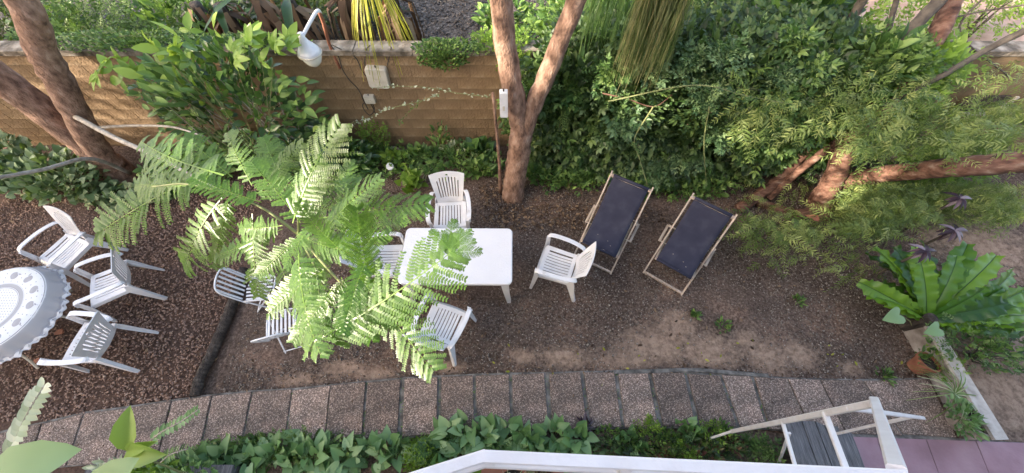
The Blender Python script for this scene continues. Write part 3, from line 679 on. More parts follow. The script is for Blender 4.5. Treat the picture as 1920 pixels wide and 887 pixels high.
# ------------------------------------------------------------------ round table and its cloth
rt = thing('round_table', 'round table with tubular cream legs under a printed cloth', 'table', (-6.10, 1.47, 0))
rt.scale = (.74, .74, 1)
MB().lathe([(0, .70), (.72, .70), (.74, .715), (.72, .73), (0, .73)], 40).build('tabletop', M['plastic'], rt)
for a in (-78, 8, 98, 188):
    ca, sa = math.cos(R(a)), math.sin(R(a))
    MB().tube(curve([(ca*.25, sa*.25, .69), (ca*.45, sa*.45, .60), (ca*.52, sa*.52, .35), (ca*.62, sa*.62, .15), (ca*.72, sa*.72, .02)], 4), .019, 10).build('leg', M['cream_metal'], rt, smooth=True)
def clothmat(nt, out):
    tc = N(nt, "ShaderNodeTexCoord"); sx = N(nt, "ShaderNodeSeparateXYZ"); nt.links.new(tc.outputs['Object'], sx.inputs[0])
    def mth(op, a, b=None):
        n = N(nt, "ShaderNodeMath", operation=op)
        for i, k in enumerate((a, b)):
            if k is None: continue
            if isinstance(k, (int, float)): n.inputs[i].default_value = k
            else: nt.links.new(k, n.inputs[i])
        return n.outputs[0]
    x, y = sx.outputs[0], sx.outputs[1]
    r = mth('SQRT', mth('ADD', mth('MULTIPLY', x, x), mth('MULTIPLY', y, y)))
    W, Gy, Dk = (0.76, 0.76, 0.78), (0.42, 0.415, 0.44), (0.28, 0.275, 0.30)
    rp = ramp(nt, [(0, W), (.375, Gy), (.385, W), (.393, Dk), (.40, Gy), (.45, W), (.458, Gy), (.463, W), (.745, Dk), (.752, W), (.765, Gy), (.86, (0.5, .5, .55))], 'CONSTANT'); nt.links.new(r, rp.inputs[0])
    # dots in the middle: a fine square grid
    dx = mth('SUBTRACT', mth('FRACT', mth('MULTIPLY', x, 22)), .5); dy = mth('SUBTRACT', mth('FRACT', mth('MULTIPLY', y, 22)), .5)
    dd = mth('SQRT', mth('ADD', mth('MULTIPLY', dx, dx), mth('MULTIPLY', dy, dy)))
    dot = mth('MULTIPLY', mth('LESS_THAN', dd, .16), mth('LESS_THAN', r, .36))
    # small dots between the apples
    ang = mth('MULTIPLY', mth('ARCTAN2', y, x), 26/6.2832); da = mth('SUBTRACT', mth('FRACT', ang), .5); dr = mth('SUBTRACT', mth('FRACT', mth('MULTIPLY', r, 13)), .5)
    d2 = mth('SQRT', mth('ADD', mth('MULTIPLY', mth('MULTIPLY', da, da), 4.5), mth('MULTIPLY', dr, dr)))
    dot2 = mth('MULTIPLY', mth('LESS_THAN', d2, .12), mth('MULTIPLY', mth('GREATER_THAN', r, .47), mth('LESS_THAN', r, .73)))
    mx = N(nt, "ShaderNodeMixRGB"); nt.links.new(mth('MAXIMUM', dot, dot2), mx.inputs[0]); nt.links.new(rp.outputs[0], mx.inputs[1]); mx.inputs[2].default_value = (*Dk, 1)
    p = N(nt, "ShaderNodeBsdfPrincipled"); p.inputs['Roughness'].default_value = .75; nt.links.new(mx.outputs[0], p.inputs['Base Color']); nt.links.new(p.outputs[0], out.inputs[0])
M['cloth'] = mat('printed_cloth', clothmat)
M['cloth_grey'] = simple('cloth_print_grey', [(0.3, (0.36, 0.355, 0.38)), (0.7, (0.43, 0.42, 0.45))], 8, .75)
cl = thing('tablecloth', 'round white cloth with grey apple print and ruffled grey edge on the round table', 'tablecloth', (-6.10, 1.47, 0))
cl.scale = (.71, .73, 1)
mb = MB(); nseg = 160
for r_, z in ((.001, .7345), (.3, .7345), (.6, .7345), (.74, .7335), (.765, .722), (.785, .69), (.80, .65), (.815, .615), (.83, .59)):
    for k in range(nseg):
        a = 2*math.pi*k/nseg; f = max(0, (.725-z)/.13)
        rr = r_ + f*(.016*math.sin(a*13) + .010*math.sin(a*29+1)); mb.v.append((rr*math.cos(a), rr*math.sin(a), z + f*.012*math.sin(a*37)))
for i in range(8):
    for k in range(nseg): mb.f.append((i*nseg+k, i*nseg+(k+1) % nseg, (i+1)*nseg+(k+1) % nseg, (i+1)*nseg+k))
mb.f.append(tuple(range(nseg))); mb.build('cloth_sheet', M['cloth'], cl, smooth=True)
for q, (r0, r1, z0, z1) in enumerate(((.832, .862, .590, .560), (.862, .884, .577, .540))):
    mb = MB()
    for k in range(320):
        a = 2*math.pi*k/320; rp_ = .016*math.sin(a*13) + .010*math.sin(a*29+1)
        mb.v += [((r0+rp_-.006)*math.cos(a), (r0+rp_-.006)*math.sin(a), z0+.012*math.sin(a*37)), ((r1+rp_+.014*math.sin(a*46+q))*math.cos(a), (r1+rp_+.014*math.sin(a*46+q))*math.sin(a), z1+.012*math.sin(a*40)), ((r1+rp_+.006+.014*math.sin(a*46+q))*math.cos(a), (r1+rp_+.006+.014*math.sin(a*46+q))*math.sin(a), z1+.006+.012*math.sin(a*40))]
    for k in range(320):
        a, b = k*3, ((k+1) % 320)*3; mb.f += [(a, b, b+1, a+1), (a+1, b+1, b+2, a+2)]
    mb.build('ruffle', M['cloth_grey'] if q == 0 else M['plastic'], cl, smooth=True)
def apple(a, r0, rot, parent):
    q = []
    for k in range(28):
        t = 2*math.pi*k/28; rr = .062*(1 - .22*math.exp(-((t-math.pi/2)/.35)**2) - .10*math.exp(-((t-3*math.pi/2)/.3)**2)); q.append((rr*math.cos(t)*1.12, rr*math.sin(t)))
    lf = [(0.0, .055), (.02, .085), (.06, .10), (.045, .07)]
    o = MB(); o.add([(x, y, 0) for x, y in q], [tuple(range(28))]); o.add([(x, y, 0) for x, y in lf], [(0, 3, 2, 1)])
    o = o.build('apple_print', M['cloth_grey'], parent); o.location = (r0*math.cos(a), r0*math.sin(a), .7358); o.rotation_euler = (0, 0, a - math.pi/2 + rot)
for k in range(13): apple(R(k*360/13 + 8), .60, (.4, -.5, 1.1, -.9)[k % 4], cl)

# ------------------------------------------------------------------ deckchairs
def deckchair(label, foot, top, group='navy canvas deckchairs'):
    a = P(*foot, .03); b = P(*top, .92); d = b - a; L = math.hypot(d.x, d.y)
    t = thing('deckchair', label, 'deckchair', (a.x, a.y, 0), math.atan2(d.y, d.x) - math.pi/2, group)
    m = M['deckwood']; W = .29; H = .92
    def at(f): return (f*L, .03 + f*(H-.03))
    for s in (-1, 1):
        MB().sweep([(s*W, -.02, .012), (s*W, L*1.03, H+.025)], (.022, .045), (1, 0, 0)).build('long_rail', m, t)
        MB().sweep([(s*(W-.03), .07, .37), (s*(W-.03), L*1.02, .03)], (.022, .042), (1, 0, 0)).build('seat_rail', m, t)
        y, z = at(.60)
        MB().sweep([(s*(W+.024), y, z), (s*(W+.028), L*.97+.05, .10)], (.02, .035), (1, 0, 0)).build('prop', m, t)
        MB().sweep([(s*(W+.045), L*.42, .36), (s*(W+.052), L*.80, .345)], (.035, .022), (1, 0, 0)).build('notched_bar', m, t)
        MB().tube([(s*(W-.05), at(.42)[0], at(.42)[1]-.03), (s*(W+.03), at(.42)[0], at(.42)[1]-.03)], .007, 8).build('pivot_bolt', M['cream_metal'], t)
    MB().box((0, -.005, .03), (2*W, .028, .032)).build('foot_bar', m, t)
    MB().box((0, L*.975, H-.01), (2*W+.02, .04, .03)).build('head_bar', m, t)
    MB().box((0, .085, .355), (2*W-.07, .04, .03)).build('seat_bar', m, t)
    MB().tube([(-W-.03, L*.97+.05, .10), (W+.03, L*.97+.05, .10)], .011, 8).build('rear_bar', m, t)
    w0 = W - .042; mb = MB(); n = 18
    for k in range(n+1):
        f = k/n; y = .065 + (L*.975 - .065)*f; z = .36 + (H-.36)*f - .075*math.sin(math.pi*f)*(1-.35*f)
        for j in range(9):
            x = -w0 + 2*w0*j/8; mb.v.append((x*(1 + .02*math.sin(math.pi*f)*-1), y, z + .008*(x/w0)**2 + .003*math.sin(j*2+k)))
    for k in range(n):
        for j in range(8): mb.f.append((k*9+j, k*9+j+1, k*9+j+10, k*9+j+9))
    o = mb.build('canvas', M['canvas'], t, smooth=True); solid(o, .003)
    MB().tube([(-w0, .062, .375), (w0, .062, .375)], .018, 10).build('canvas_hem', M['canvas'], t, smooth=True); MB().tube([(-w0, L*.975, H+.002), (w0, L*.975, H+.002)], .024, 10).build('canvas_hem', M['canvas'], t, smooth=True)
    for (x, f) in ((-.10, .20), (.06, .17), (.12, .12)):
        y = .065 + (L*.975-.065)*f; z = .36 + (H-.36)*f - .075*math.sin(math.pi*f)*(1-.35*f) + .008
        MB().lathe([(0, 0), (U(.006, .009), 0), (.004, .003)], 7, (x, y, z)).build('dropping', M['plaster'], t)
deckchair('navy canvas deckchair partly behind a white chair, near the hedge', (1111, 494), (1184, 340))
deckchair('navy canvas deckchair standing clear on the soil, right of its twin', (1243, 529), (1338, 386))

# ------------------------------------------------------------------ unseen house-shaped blocks and trees added to shade the garden
SH = Vector((SUN_T.x, SUN_T.y, 0)).normalized(); SN = Vector((-SH.y, SH.x, 0)); TE = -SUN_T.z / math.hypot(SUN_T.x, SUN_T.y)
hs = thing('added_shade_blocks', 'unseen house-shaped blocks added left of the garden to shade the patio', 'house', (0, 0, 0))
def shade_block(s0, s1, top, name, r0=-15.5, r1=-26.0):
    q = [SH*r0 + SN*s0, SH*r0 + SN*s1, SH*r1 + SN*s1, SH*r1 + SN*s0]
    MB().add(*prism([p[:2] for p in q], -.1, top)).build(name, M['housewall'], hs)
    q = [SH*(r0+.25) + SN*(s0-.2), SH*(r0+.25) + SN*(s1+.2), SH*(r1-.2) + SN*(s1+.2), SH*(r1-.2) + SN*(s0-.2)]
    MB().add(*prism([p[:2] for p in q], top+.003, top+.12)).build('block_top', M['cap'], hs)
    s = s0 + .8
    while s < s1-1.2:
        for z in (1.0, 4.0, 7.0):
            if z + 1.2 < top:
                c = SH*(r0+.02) + SN*(s+.5); rot = Matrix.Rotation(math.atan2(SN.y, SN.x), 3, 'Z')
                MB().box((c.x, c.y, z+.6), (1.0, .08, 1.2), rot).build('window', M['window'], hs)
        s += 2.2
HT = [(-7.0, -2.2, 8.6), (-2.2, 3.9, 15.5*TE + 2.75), (3.9, 4.75, 15.5*TE + 2.7), (4.75, 6.3, 15.5*TE + 2.0)]  # block heights stepped to choose where sunlight gets past
for s0, s1, top in HT: shade_block(s0, s1, top, 'house_wall')
ns = 900
pos = np.array([SH*U(-15, -13) + SN*U(5.9, 10.5) + Vector((0, 0, U(2.5, 8.5))) for _ in range(ns)])
ct = thing('added_shade_tree', 'unseen loose tree added to cast leaf shadows on the left wall', 'tree', tuple(SH*-14 + SN*8))  # added out of view to dapple the left wall
o = leaves('crown', [T_pinnate(3, ls=.5)], pos - np.array(SH*-14 + SN*8)[None], unit(ns) + np.array([[0, 0, -.4]]), ups(ns), nr.uniform(.35, .6, ns), G['hedge'], ct)
mb = MB(); bark(mb, [(0, 0, 0), (.1, .1, 2.5), (0, .2, 6)], .2, .08); mb.build('trunk', M['bark'], ct, smooth=True)
ct = thing('added_shade_tree', 'unseen flat crowned tree added to shade the hedge', 'tree', (-6.3, -1.2, 0)); n = 520  # added out of view; its crown breaks up the sun on the hedge
pos = unit(n) * np.array([[2.4, 2.2, .55]]) * (nr.random((n, 1))**.4) + np.array([[0, 0, 7.65]])
leaves('crown', [T_pinnate(3, ls=.5)], pos, unit(n) + np.array([[0, 0, -.2]]), ups(n), nr.uniform(.3, .5, n), G['hedge'], ct)
mb = MB(); bark(mb, [(0, 0, 0), (.1, -.1, 2.5), (0, 0, 6.6)], .16, .07); mb.build('trunk', M['bark'], ct, smooth=True)

# the house the picture is taken from: facade and balcony
BX0, BX1 = -3.0, 9.0
bh_ = thing('balcony_house', 'house behind the viewpoint with balcony floor at upper storey', 'house', (0, 0, 0))
MB().box(((BX0+BX1)/2, -4.3, 3.6), (BX1-BX0, 6.0, 7.2)).build('house_wall', M['housewall'], bh_)
MB().add(*prism([(-1.1, -1.3), (-1.1, -.42), (-.075, -.03), (.93, -.03), (.93, -1.3)], 2.83, 2.985)).build('balcony_floor', M['terracotta'], bh_)
MB().box((.5, -1.28, 4.0), (1.0, .05, 2.1)).build('door', M['window'], bh_)

# balcony rail, seen from straight above
br = thing('balcony_rail', 'white painted balcony rail crossing the bottom edge of the picture', 'railing', (0, 0, 0))
RZ = 4.02
def Z(u, v, z): return P(u, v, z)
ra, rb, rc = Z(906, 856, RZ), Z(1700, 894, RZ), Z(560, 966, RZ)
MB().sweep([rc, ra + (ra-rc).normalized()*.006, ], (.027, .016), (ra-rc).cross(Vector((0, 0, 1)))).build('top_rail', M['paint'], br)
MB().sweep([ra + Vector((0, 0, .0015)), rb], (.027, .016), (0, 1, 0)).build('top_rail', M['paint'], br)
dn = Vector((0, -.012, -.06))
MB().sweep([rc+dn, ra+dn], (.024, .016), (0, 1, 0)).build('lower_rail', M['paint'], br)
MB().sweep([ra+dn, rb+dn], (.024, .016), (0, 1, 0)).build('lower_rail', M['paint'], br)
for f in (0, .33, .66, .985):
    p = ra + (rb-ra)*f; MB().sweep([p + Vector((.012, -.012, -.010)), p + Vector((.012, -.014, -1.03))], (.026, .016), (1, 0, 0)).build('rail_post', M['pinkpaint'], br)
# frame of white bars beyond the rail's right end, leaning down over the grey boards
fr = thing('timber_frame', 'white barred timber frame reaching out from the balcony rail over grey boards', 'frame', (0, 0, 0))
def bar(name, a, b, w, h, m='paint', side=(0, 0, 1), **k): MB().sweep([a, b], (w*.62, h*.75), side).build(name, M[m], fr)
A0, A1 = Z(1636, 757, 3.0), Z(1372, 809, .62)
def edge(f): return A0 + (A1-A0)*f
def vedge(u):
    lo, hi = 0, 1
    for _ in range(30):
        m_ = (lo+hi)/2; p = edge(m_); uu = 960 + FPX*p.x/((p - Vector((0, 0, HC))).dot(Vector((0, math.sin(TILT), -math.cos(TILT)))))
        if uu > u: lo = m_
        else: hi = m_
    return edge(lo)
EZ = Vector((0, 0, .0)); E0 = rb + Vector((-.005, .012, -.012))
bar('side_bar', E0, A0 + Vector((.01, .02, .008)), .058, .03, side=(1, 0, 0))
bar('front_bar', A0, A1, .058, .03, 'pinkpaint', side=(0, 1, 0))
for u, u2, w in ((1548, 1592, .055), (1468, 1497, .04)):
    p = vedge(u); q = Z(u2, 895, p.z + .12); bar('cross_bar', p + Vector((0, 0, -.006)), q, w, .028, 'pinkpaint', side=(1, 0, 0))
bar('brace', vedge(1600) + Vector((0, 0, -.03)), Z(1732, 784, 1.35), .045, .028, side=(0, 1, 0))
bar('brace', Z(1712, 781, 1.37), Z(1570, 813, .31), .045, .028, 'pinkpaint', side=(0, 1, 0))
bar('foot', Z(1480, 812, .75), Z(1460, 868, .02), .05, .03, side=(1, 0, 0))
bar('post', E0 + Vector((0, -.03, -.02)), Vector((E0.x, E0.y-.03, 2.99)), .04, .04, side=(1, 0, 0))
bar('post', A1, Vector((A1.x-.02, A1.y-.06, .0)), .04, .03, side=(1, 0, 0))
# grey boards under it
gb = thing('board_step', 'weathered grey board step under the white frame by the pink floor', 'step', (0, 0, 0))
bd = [(1472, 794, 1506, 905), (1503, 789, 1545, 905), (1528, 790, 1572, 905), (1546, 797, 1592, 905), (1572, 808, 1612, 905), (1598, 820, 1634, 905)]
for i in range(5):
    a, b = bd[i], bd[i+1]; z = .30 + .006*(i % 2)
    q = [Z(a[0]+1, a[1], z), Z(b[0]-1, b[1] + (0 if i < 3 else -8), z), Z(b[2]-1, 905, z), Z(a[2]+1, 905, z)]
    MB().add(*prism([k[:2] for k in q], z-.03, z)).build('board', M['greyplank'], gb)
MB().add(*prism([Z(1482, 812, .26)[:2], Z(1585, 822, .26)[:2], Z(1610, 900, .26)[:2], Z(1508, 900, .26)[:2]], 0, .262)).build('step_frame', M['log'], gb)

# plant pots on the balcony floor behind the rail
def pot(name, label, loc, r, h, m, cat='pot', group=None, soil=True, tilt=(0, 0, 0)):
    t = thing(name, label, cat, loc, group=group); t.rotation_euler = tilt
    MB().lathe([(r*.05, 0), (r*.68, 0), (r*.9, h*.8), (r*1.0, h*.8), (r*1.02, h), (r*.88, h), (r*.84, h*.85)], 24).build('pot_body', m, t, smooth=False)
    if soil: MB().lathe([(0, h*.9), (r*.5, h*.9), (r*.86, h*.87)], 16).build('soil', M['pot_soil'], t)
    return t
def bush(name, label, cat, loc, Ts, n, rad, size, m, group=None, stems=5, upw=.6, flat=.8, tilt=.6, stemm='twig', zmin=0.02, sz=None):
    t = thing(name, label, cat, loc, group=group)
    rad = np.asarray(rad if hasattr(rad, '__len__') else (rad, rad, rad*flat)); d = unit(n); d[:, 2] = np.abs(d[:, 2]); pos = d * rad[None] * (nr.random((n, 1))**.4)
    pos[:, 2] = np.maximum(pos[:, 2], zmin)
    fw = outward(pos, (0, 0, 0), upw, .5)
    leaves('foliage', Ts, pos, fw, ups(n, tilt), nr.uniform(size[0], size[1], n), m, t)
    mb = MB()
    for k in range(stems):
        p = pos[rng.randrange(n)]; mb.tube([(U(-.02, .02), U(-.02, .02), -.01), (p[0]*.5, p[1]*.5, p[2]*.7), tuple(p)], [.006, .005, .002], 5)
    if stems: mb.build('stem', M[stemm], t)
    return t
TS, TL, TH, TA = T_small(.55), T_leaf(), T_heart(), T_arrow()
bp = [(865, 'orange'), (955, 'x'), (1010, 'x'), (1085, 'x'), (1170, 'x'), (1250, 'x'), (1330, 'x')]
adj = ['leftmost of the pots behind the balcony rail', 'second pot from the left behind the balcony rail', 'third pot from the left behind the balcony rail', 'middle pot behind the balcony rail', 'fifth pot from the left behind the balcony rail', 'sixth pot from the left behind the balcony rail', 'last pot on the right behind the balcony rail']
for i, (u, _) in enumerate(bp):
    p = Z(u + 8, 903, 3.12)
    t = pot('plant_pot', 'small terracotta ' + adj[i], (p.x, p.y-.03, 2.99), .085, .14, M['terracotta'] if i != 4 else M['greypot'], group='pots behind the balcony rail')
    Tn = [T_small(.7), T_strip([(0, 0, 0), (0, .5, .3), (0, 1, .1)], .08, .02), T_small(.5)][i % 3]
    bush('potted_plant', ['yellow green', 'cream leaved', 'reddish', 'fine leaved', 'pale', 'lime', 'bushy'][i] + ' potted plant in the ' + adj[i].replace('pot ', 'pot standing ', 1), 'plant', (p.x, p.y-.03, 3.115), [Tn], 110, (.10, .07, .08), (.03, .06), [G['light'], G['cream'], G['coleus'], G['hedge'], G['yellow'], G['light'], G['arrow']][i], group='plants in the balcony pots', stems=3)

# ------------------------------------------------------------------ trees
def tree(name, label, limbs, m, loc=(0, 0, 0), group=None, crown=None, n=14, trunkname='trunk'):
    t = thing(name, label, 'tree', loc, group=group); L = Vector(loc)
    for i, (pts, r0, r1, nm) in enumerate(limbs):
        mb = MB(); bark(mb, [Vector(p)-L for p in pts], r0, r1, n if r0 > .05 else 8, .05); mb.build(nm, m if not isinstance(m, dict) else m[nm], t, smooth=True)
    return t
b0 = P(962, 366, 0)
ctm = tree('forked_tree', 'reddish barked tree forking into two trunks behind the table', [
    ([b0 + Vector((0, 0, -.05)), b0 + Vector((0, .0, .15)), (.08, 3.76, .7), (.14, 3.82, 1.28)], .185, .15, 'trunk'),
    ([(.13, 3.82, 1.10), (.10, 3.83, 1.45), (-.02, 3.84, 2.1), PY(938, 0, 3.9), (-.2, 4.0, 4.4), (-.5, 4.2, 6.2)], .15, .09, 'limb'),
    ([(.14, 3.82, 1.10), (.22, 3.83, 1.5), (.42, 3.86, 2.15), PY(1082, 0, 3.9), (1.1, 4.0, 4.2), (1.9, 4.2, 6.0)], .125, .08, 'limb')], M['bark'], tuple(b0))
n = 1500; pos = unit(n) * np.array([[3.0, 2.2, 1.1]]) * (nr.random((n, 1))**.4) + np.array([[.8, 5.2, 7.0]])
leaves('crown', [T_pinnate(4, ls=.3)], pos - np.array(b0)[None], unit(n) + np.array([[0, 0, -.3]]), ups(n), nr.uniform(.25, .4, n), G['hedge'], ctm)

lt = tree('leaning_tree', 'brown tree at the far left with two crossing trunks and pale side branches', [
    ([(-6.45, 4.02, -.05), (-6.5, 4.08, .4), (-6.5, 4.12, .9), (-6.52, 4.16, 1.9), (-6.6, 4.2, 3.0), (-6.9, 4.3, 6)], .21, .15, 'trunk'),
    ([(-6.42, 4.05, .25), PY(185, 285, 4.05), PY(128, 185, 4.15), PY(75, 85, 4.25), PY(38, 0, 4.35), (-5.5, 4.6, 3.6), (-5.2, 5.0, 6)], .165, .13, 'trunk'),
    ([PY(140, 218, 4.05), P(215, 258, 1.7), P(290, 292, 2.2), P(370, 335, 2.6), P(430, 365, 2.7)], .036, .006, 'branch'),
    ([PY(178, 240, 4.05), P(240, 236, 1.3), P(320, 238, 1.6), P(380, 255, 1.8)], .022, .009, 'branch'),
    ([PY(245, 325, 4.0), P(170, 298, .9), P(80, 318, 1.2), P(-40, 340, 1.5)], .03, .022, 'branch')],
    {'trunk': M['bark'], 'branch': M['bark_grey']}, (-6.45, 4.02, 0))
n = 500; pos = unit(n) * np.array([[2.2, 1.8, .9]]) * (nr.random((n, 1))**.4) + np.array([[-6.2, 5.8, 7.6]])
leaves('crown', [T_pinnate(4, ls=.3)], pos - np.array([[-6.45, 4.02, 0]]), unit(n) + np.array([[0, 0, -.3]]), ups(n), nr.uniform(.25, .4, n), G['hedge'], lt)

# feathery tree: slender stem, arching twigs, large twice-divided leaves
def frond_mesh(seed, pairs=19, bend=.18, wid=.235):
    r = random.Random(seed); VV = []; TT = []
    leaflet = (np.array([(-.20, 0, 0), (.22, .0, .0), (.32, .6, .03), (.08, 1, 0), (-.22, .65, .0)]), np.array([(0, 1, 2), (0, 2, 4), (4, 2, 3)]))
    def spine(t): return Vector((.03*math.sin(t*3+seed), t, -bend*t*t + .10*t))
    Ls = []; strip = []
    for i in range(pairs):
        t = .10 + .88*i/(pairs-1); ln_ = wid*(math.sin(math.pi*min(1, (t+.12)*.72))**.7)*(1 if t < .8 else 1-(t-.8)*2.2)
        for s in (-1, 1):
            if r.random() < .05: continue
            ln = ln_*r.uniform(.84, 1.08)
            a = spine(t); ang = 1.12 - .25*t + r.uniform(-.05, .05); dr = r.uniform(.10, .45); up = r.uniform(-.1, .35)
            d = Vector((s*math.sin(ang), math.cos(ang), up - .15)); k = 13
            pts = [a + d*ln*q - Vector((0, 0, dr*ln*q*q)) for q in (0, .35, .7, 1.0)]; strip.append(T_strip(pts, .0035, .002))
            for j in range(k):
                q = .08 + .92*j/(k-1); p = a + d*ln*q - Vector((0, 0, dr*ln*q*q)); l2 = .028*(1-.3*q)*(.8+.4*r.random()); w = Vector((d.x, d.y, d.z - 2*dr*q)).normalized(); side = w.cross(Vector((0, 0, 1))).normalized()
                for s2 in (-1, 1):
                    dd = side*s2*.92 + w*.42 + Vector((0, 0, .10)); Ls.append((p, dd, (s*.1, 0, 1), l2))
    V, Fc = place(leaflet, [tuple(a[0]) for a in Ls], [tuple(a[1]) for a in Ls], [a[2] for a in Ls], [a[3] for a in Ls])
    tint = np.repeat(nr.random(len(Ls))*.45 + .25, len(leaflet[0]))
    rr = T_strip([spine(t) + Vector((0, 0, .004)) for t in np.linspace(0, 1, 9)], .012, .004); st = join(*strip)
    V2, F2 = join((V, Fc), st, rr); tint = np.concatenate([tint, np.full(len(V2)-len(tint), .95)])
    me = mesh_np('leaf', V2, F2, tint); me.materials.append(G['frond']); return me
FM = [frond_mesh(s, 18 + s % 4, .12 + .06*(s % 3), .21 + .015*(s % 3)) for s in range(6)]
base = P(603, 612, 0)
ft = thing('feathery_tree', 'young tree with large bright feathery leaves spreading above the folding chairs', 'tree', tuple(base))
def lim(pts, r0, r1, nm='branch', mm='bark_grey'):
    mb = MB(); bark(mb, [Vector(p) - base for p in pts], r0, r1, 9, .04, 6); mb.build(nm, M[mm], ft, smooth=True)
HUB = P(560, 440, 3.35)
lim([base, base + Vector((.25, -.05, 1.0)), P(575, 520, 2.2), HUB], .022, .010, 'trunk')
twigs = {'w': [HUB, P(500, 395, 3.40), P(430, 362, 3.45), P(370, 345, 3.50)], 'n': [HUB, P(560, 395, 3.50), P(560, 350, 3.60)],
         'e': [HUB, P(610, 455, 3.50), P(665, 480, 3.65)], 's': [HUB, P(590, 500, 3.40), P(600, 560, 3.50)], 'se': [HUB, P(620, 510, 3.50), P(650, 540, 3.60)], 'ww': [P(430, 362, 3.45), P(350, 345, 3.50), P(285, 350, 3.50)]}
for k in twigs.values(): lim(k, .008, .003, mm='twig')
FR = [ # base px, tip px, base z, tip z
 (590, 640, 856, 462, 3.30, 3.55), (600, 405, 795, 378, 3.35, 3.45), (545, 415, 622, 238, 3.25, 3.60), (700, 560, 672, 392, 3.3, 3.6), (668, 520, 806, 692, 3.35, 3.35),
 (600, 520, 572, 660, 3.3, 3.15), (560, 470, 600, 668, 3.35, 3.35), (420, 375, 330, 508, 3.2, 2.9), (385, 335, 148, 425, 3.2, 3.1), (420, 330, 262, 262, 3.15, 3.1),
 (470, 400, 478, 560, 3.15, 2.85), (440, 330, 330, 250, 3.1, 3.25), (520, 370, 670, 340, 3.2, 3.3), (470, 350, 420, 245, 3.1, 3.2), (500, 350, 560, 268, 3.2, 3.4), 
 (530, 430, 402, 478, 3.1, 3.0), (600, 450, 700, 330, 3.3, 3.5), (590, 470, 715, 430, 3.35, 3.5), (620, 500, 500, 590, 3.3, 3.2), (560, 420, 470, 300, 3.2, 3.35), (640, 420, 650, 300, 3.25, 3.45),
 (430, 370, 395, 500, 3.1, 2.9), (560, 440, 480, 520, 3.2, 3.1), (520, 500, 590, 610, 3.15, 3.1), (640, 560, 760, 590, 3.2, 3.3), (690, 490, 640, 620, 3.4, 3.4), (600, 430, 560, 560, 3.4, 3.5), (490, 380, 360, 330, 3.2, 3.3), (350, 345, 240, 345, 3.1, 3.0), (540, 350, 480, 250, 3.1, 3.2),
 (560, 440, 650, 470, 3.3, 3.4), (590, 420, 530, 500, 3.35, 3.3), (620, 470, 560, 560, 3.2, 3.2), (540, 400, 620, 330, 3.2, 3.4), (530, 420, 440, 430, 3.2, 3.1), (620, 440, 700, 500, 3.3, 3.3), (650, 520, 600, 600, 3.2, 3.1), (480, 360, 560, 340, 3.1, 3.2), (560, 380, 640, 400, 3.4, 3.5),
 (580, 500, 500, 570, 3.2, 3.1), (620, 540, 545, 645, 3.2, 3.1), (650, 430, 745, 400, 3.3, 3.5),
 (640, 520, 700, 640, 3.1, 3.1), (570, 380, 600, 290, 3.0, 3.1), (450, 330, 520, 270, 2.9, 3.0), (640, 470, 560, 380, 3.45, 3.6)]
ZL = -.35
for i, (u0, v0, u1, v1, z0, z1) in enumerate(FR):
    zo = (.3, .34, -.25)[i % 3] if i > 4 else .3; a = P(u0, v0, z0 + zo); b = P(u1, v1, z1 + zo); d = b - a; ln = d.length
    o = obj_me('leaf', FM[i % 6], None, ft); y = d.normalized(); up = Vector((U(-.3, .3), U(-.5, .0), 1)); x = y.cross(up).normalized(); z = x.cross(y)
    o.matrix_basis = Matrix.Translation(a - base) @ Matrix(((x.x, y.x, z.x, 0), (x.y, y.y, z.y, 0), (x.z, y.z, z.z, 0), (0, 0, 0, 1))) @ Matrix.Diagonal((ln*U(.9, 1.1), ln, ln, 1))

# ------------------------------------------------------------------ lamp, boxes and cables
lm = thing('wall_lamp', 'white bell lamp on a bent arm rising from the wall top', 'lamp', tuple(PY(618, 84, 4.75)))
L0 = PY(618, 84, 4.75)
MB().tube([p - L0 for p in curve([L0 - Vector((0, 0, .35)), L0, PY(606, 42, 4.62), PY(598, 22, 4.52)], 4)], .022, 10).build('pole', M['terracotta'], lm, smooth=True)
E = PY(566, 70, 4.1)
MB().tube([p - L0 for p in curve([PY(600, 23, 4.54), PY(596, 20, 4.5), PY(588, 30, 4.4), E], 5)], .020, 10).build('lamp_arm', M['whitemetal'], lm, smooth=True)
q = E - L0
MB().lathe([(.0, .05), (.03, .05), (.034, .0), (.05, -.05), (.085, -.10), (.118, -.15), (.132, -.185), (.128, -.19), (.11, -.15)], 24, tuple(q)).build('lamp_shade', M['whitemetal'], lm, smooth=True)
MB().lathe([(.136, -.18), (.142, -.19), (.136, -.205), (.12, -.2)], 24, tuple(q)).build('lamp_ring', M['cream_metal'], lm)
MB().lathe([(.118, -.20), (.112, -.25), (.085, -.31), (.045, -.35), (.0, -.36)], 24, tuple(q)).build('globe', M['glass'], lm, smooth=True)
WY = 4.748
def wallbox(label, name, u0, v0, u1, v1, dpt, y=WY, m='whitemetal', rz=0, cat='box'):
    a, b = PY(u0, v1, y), PY(u1, v0, y); c = (a+b)/2; w, h = abs(b.x-a.x), abs(b.z-a.z)
    t = thing(name, label, cat, (c.x, y, c.z)); t.rotation_euler = (0, rz, 0)
    rr = rrect(w, h, min(w, h)*.12, 3); mb = MB(); n = len(rr)
    mb.v = [(x, 0, z) for x, z in rr] + [(x, -dpt*.85, z) for x, z in rr] + [(x*.93, -dpt, z*.96) for x, z in rr]
    for r_ in (0, 1):
        for k in range(n): mb.f.append((r_*n+k, r_*n+(k+1) % n, (r_+1)*n+(k+1) % n, (r_+1)*n+k))
    mb.f.append(tuple(range(2*n, 3*n))); mb.build('case', M[m], t)
    MB().box((0, -dpt-.004, -h*.1), (w*.28, .006, h*.16)).build('cover_plate', M['cream_metal'], t)
    MB().tube([(0, -dpt*.5, h*.5), (0, -dpt*.5, h*.58)], .010, 8).build('cable_gland', M['black_pot'], t)
    return t
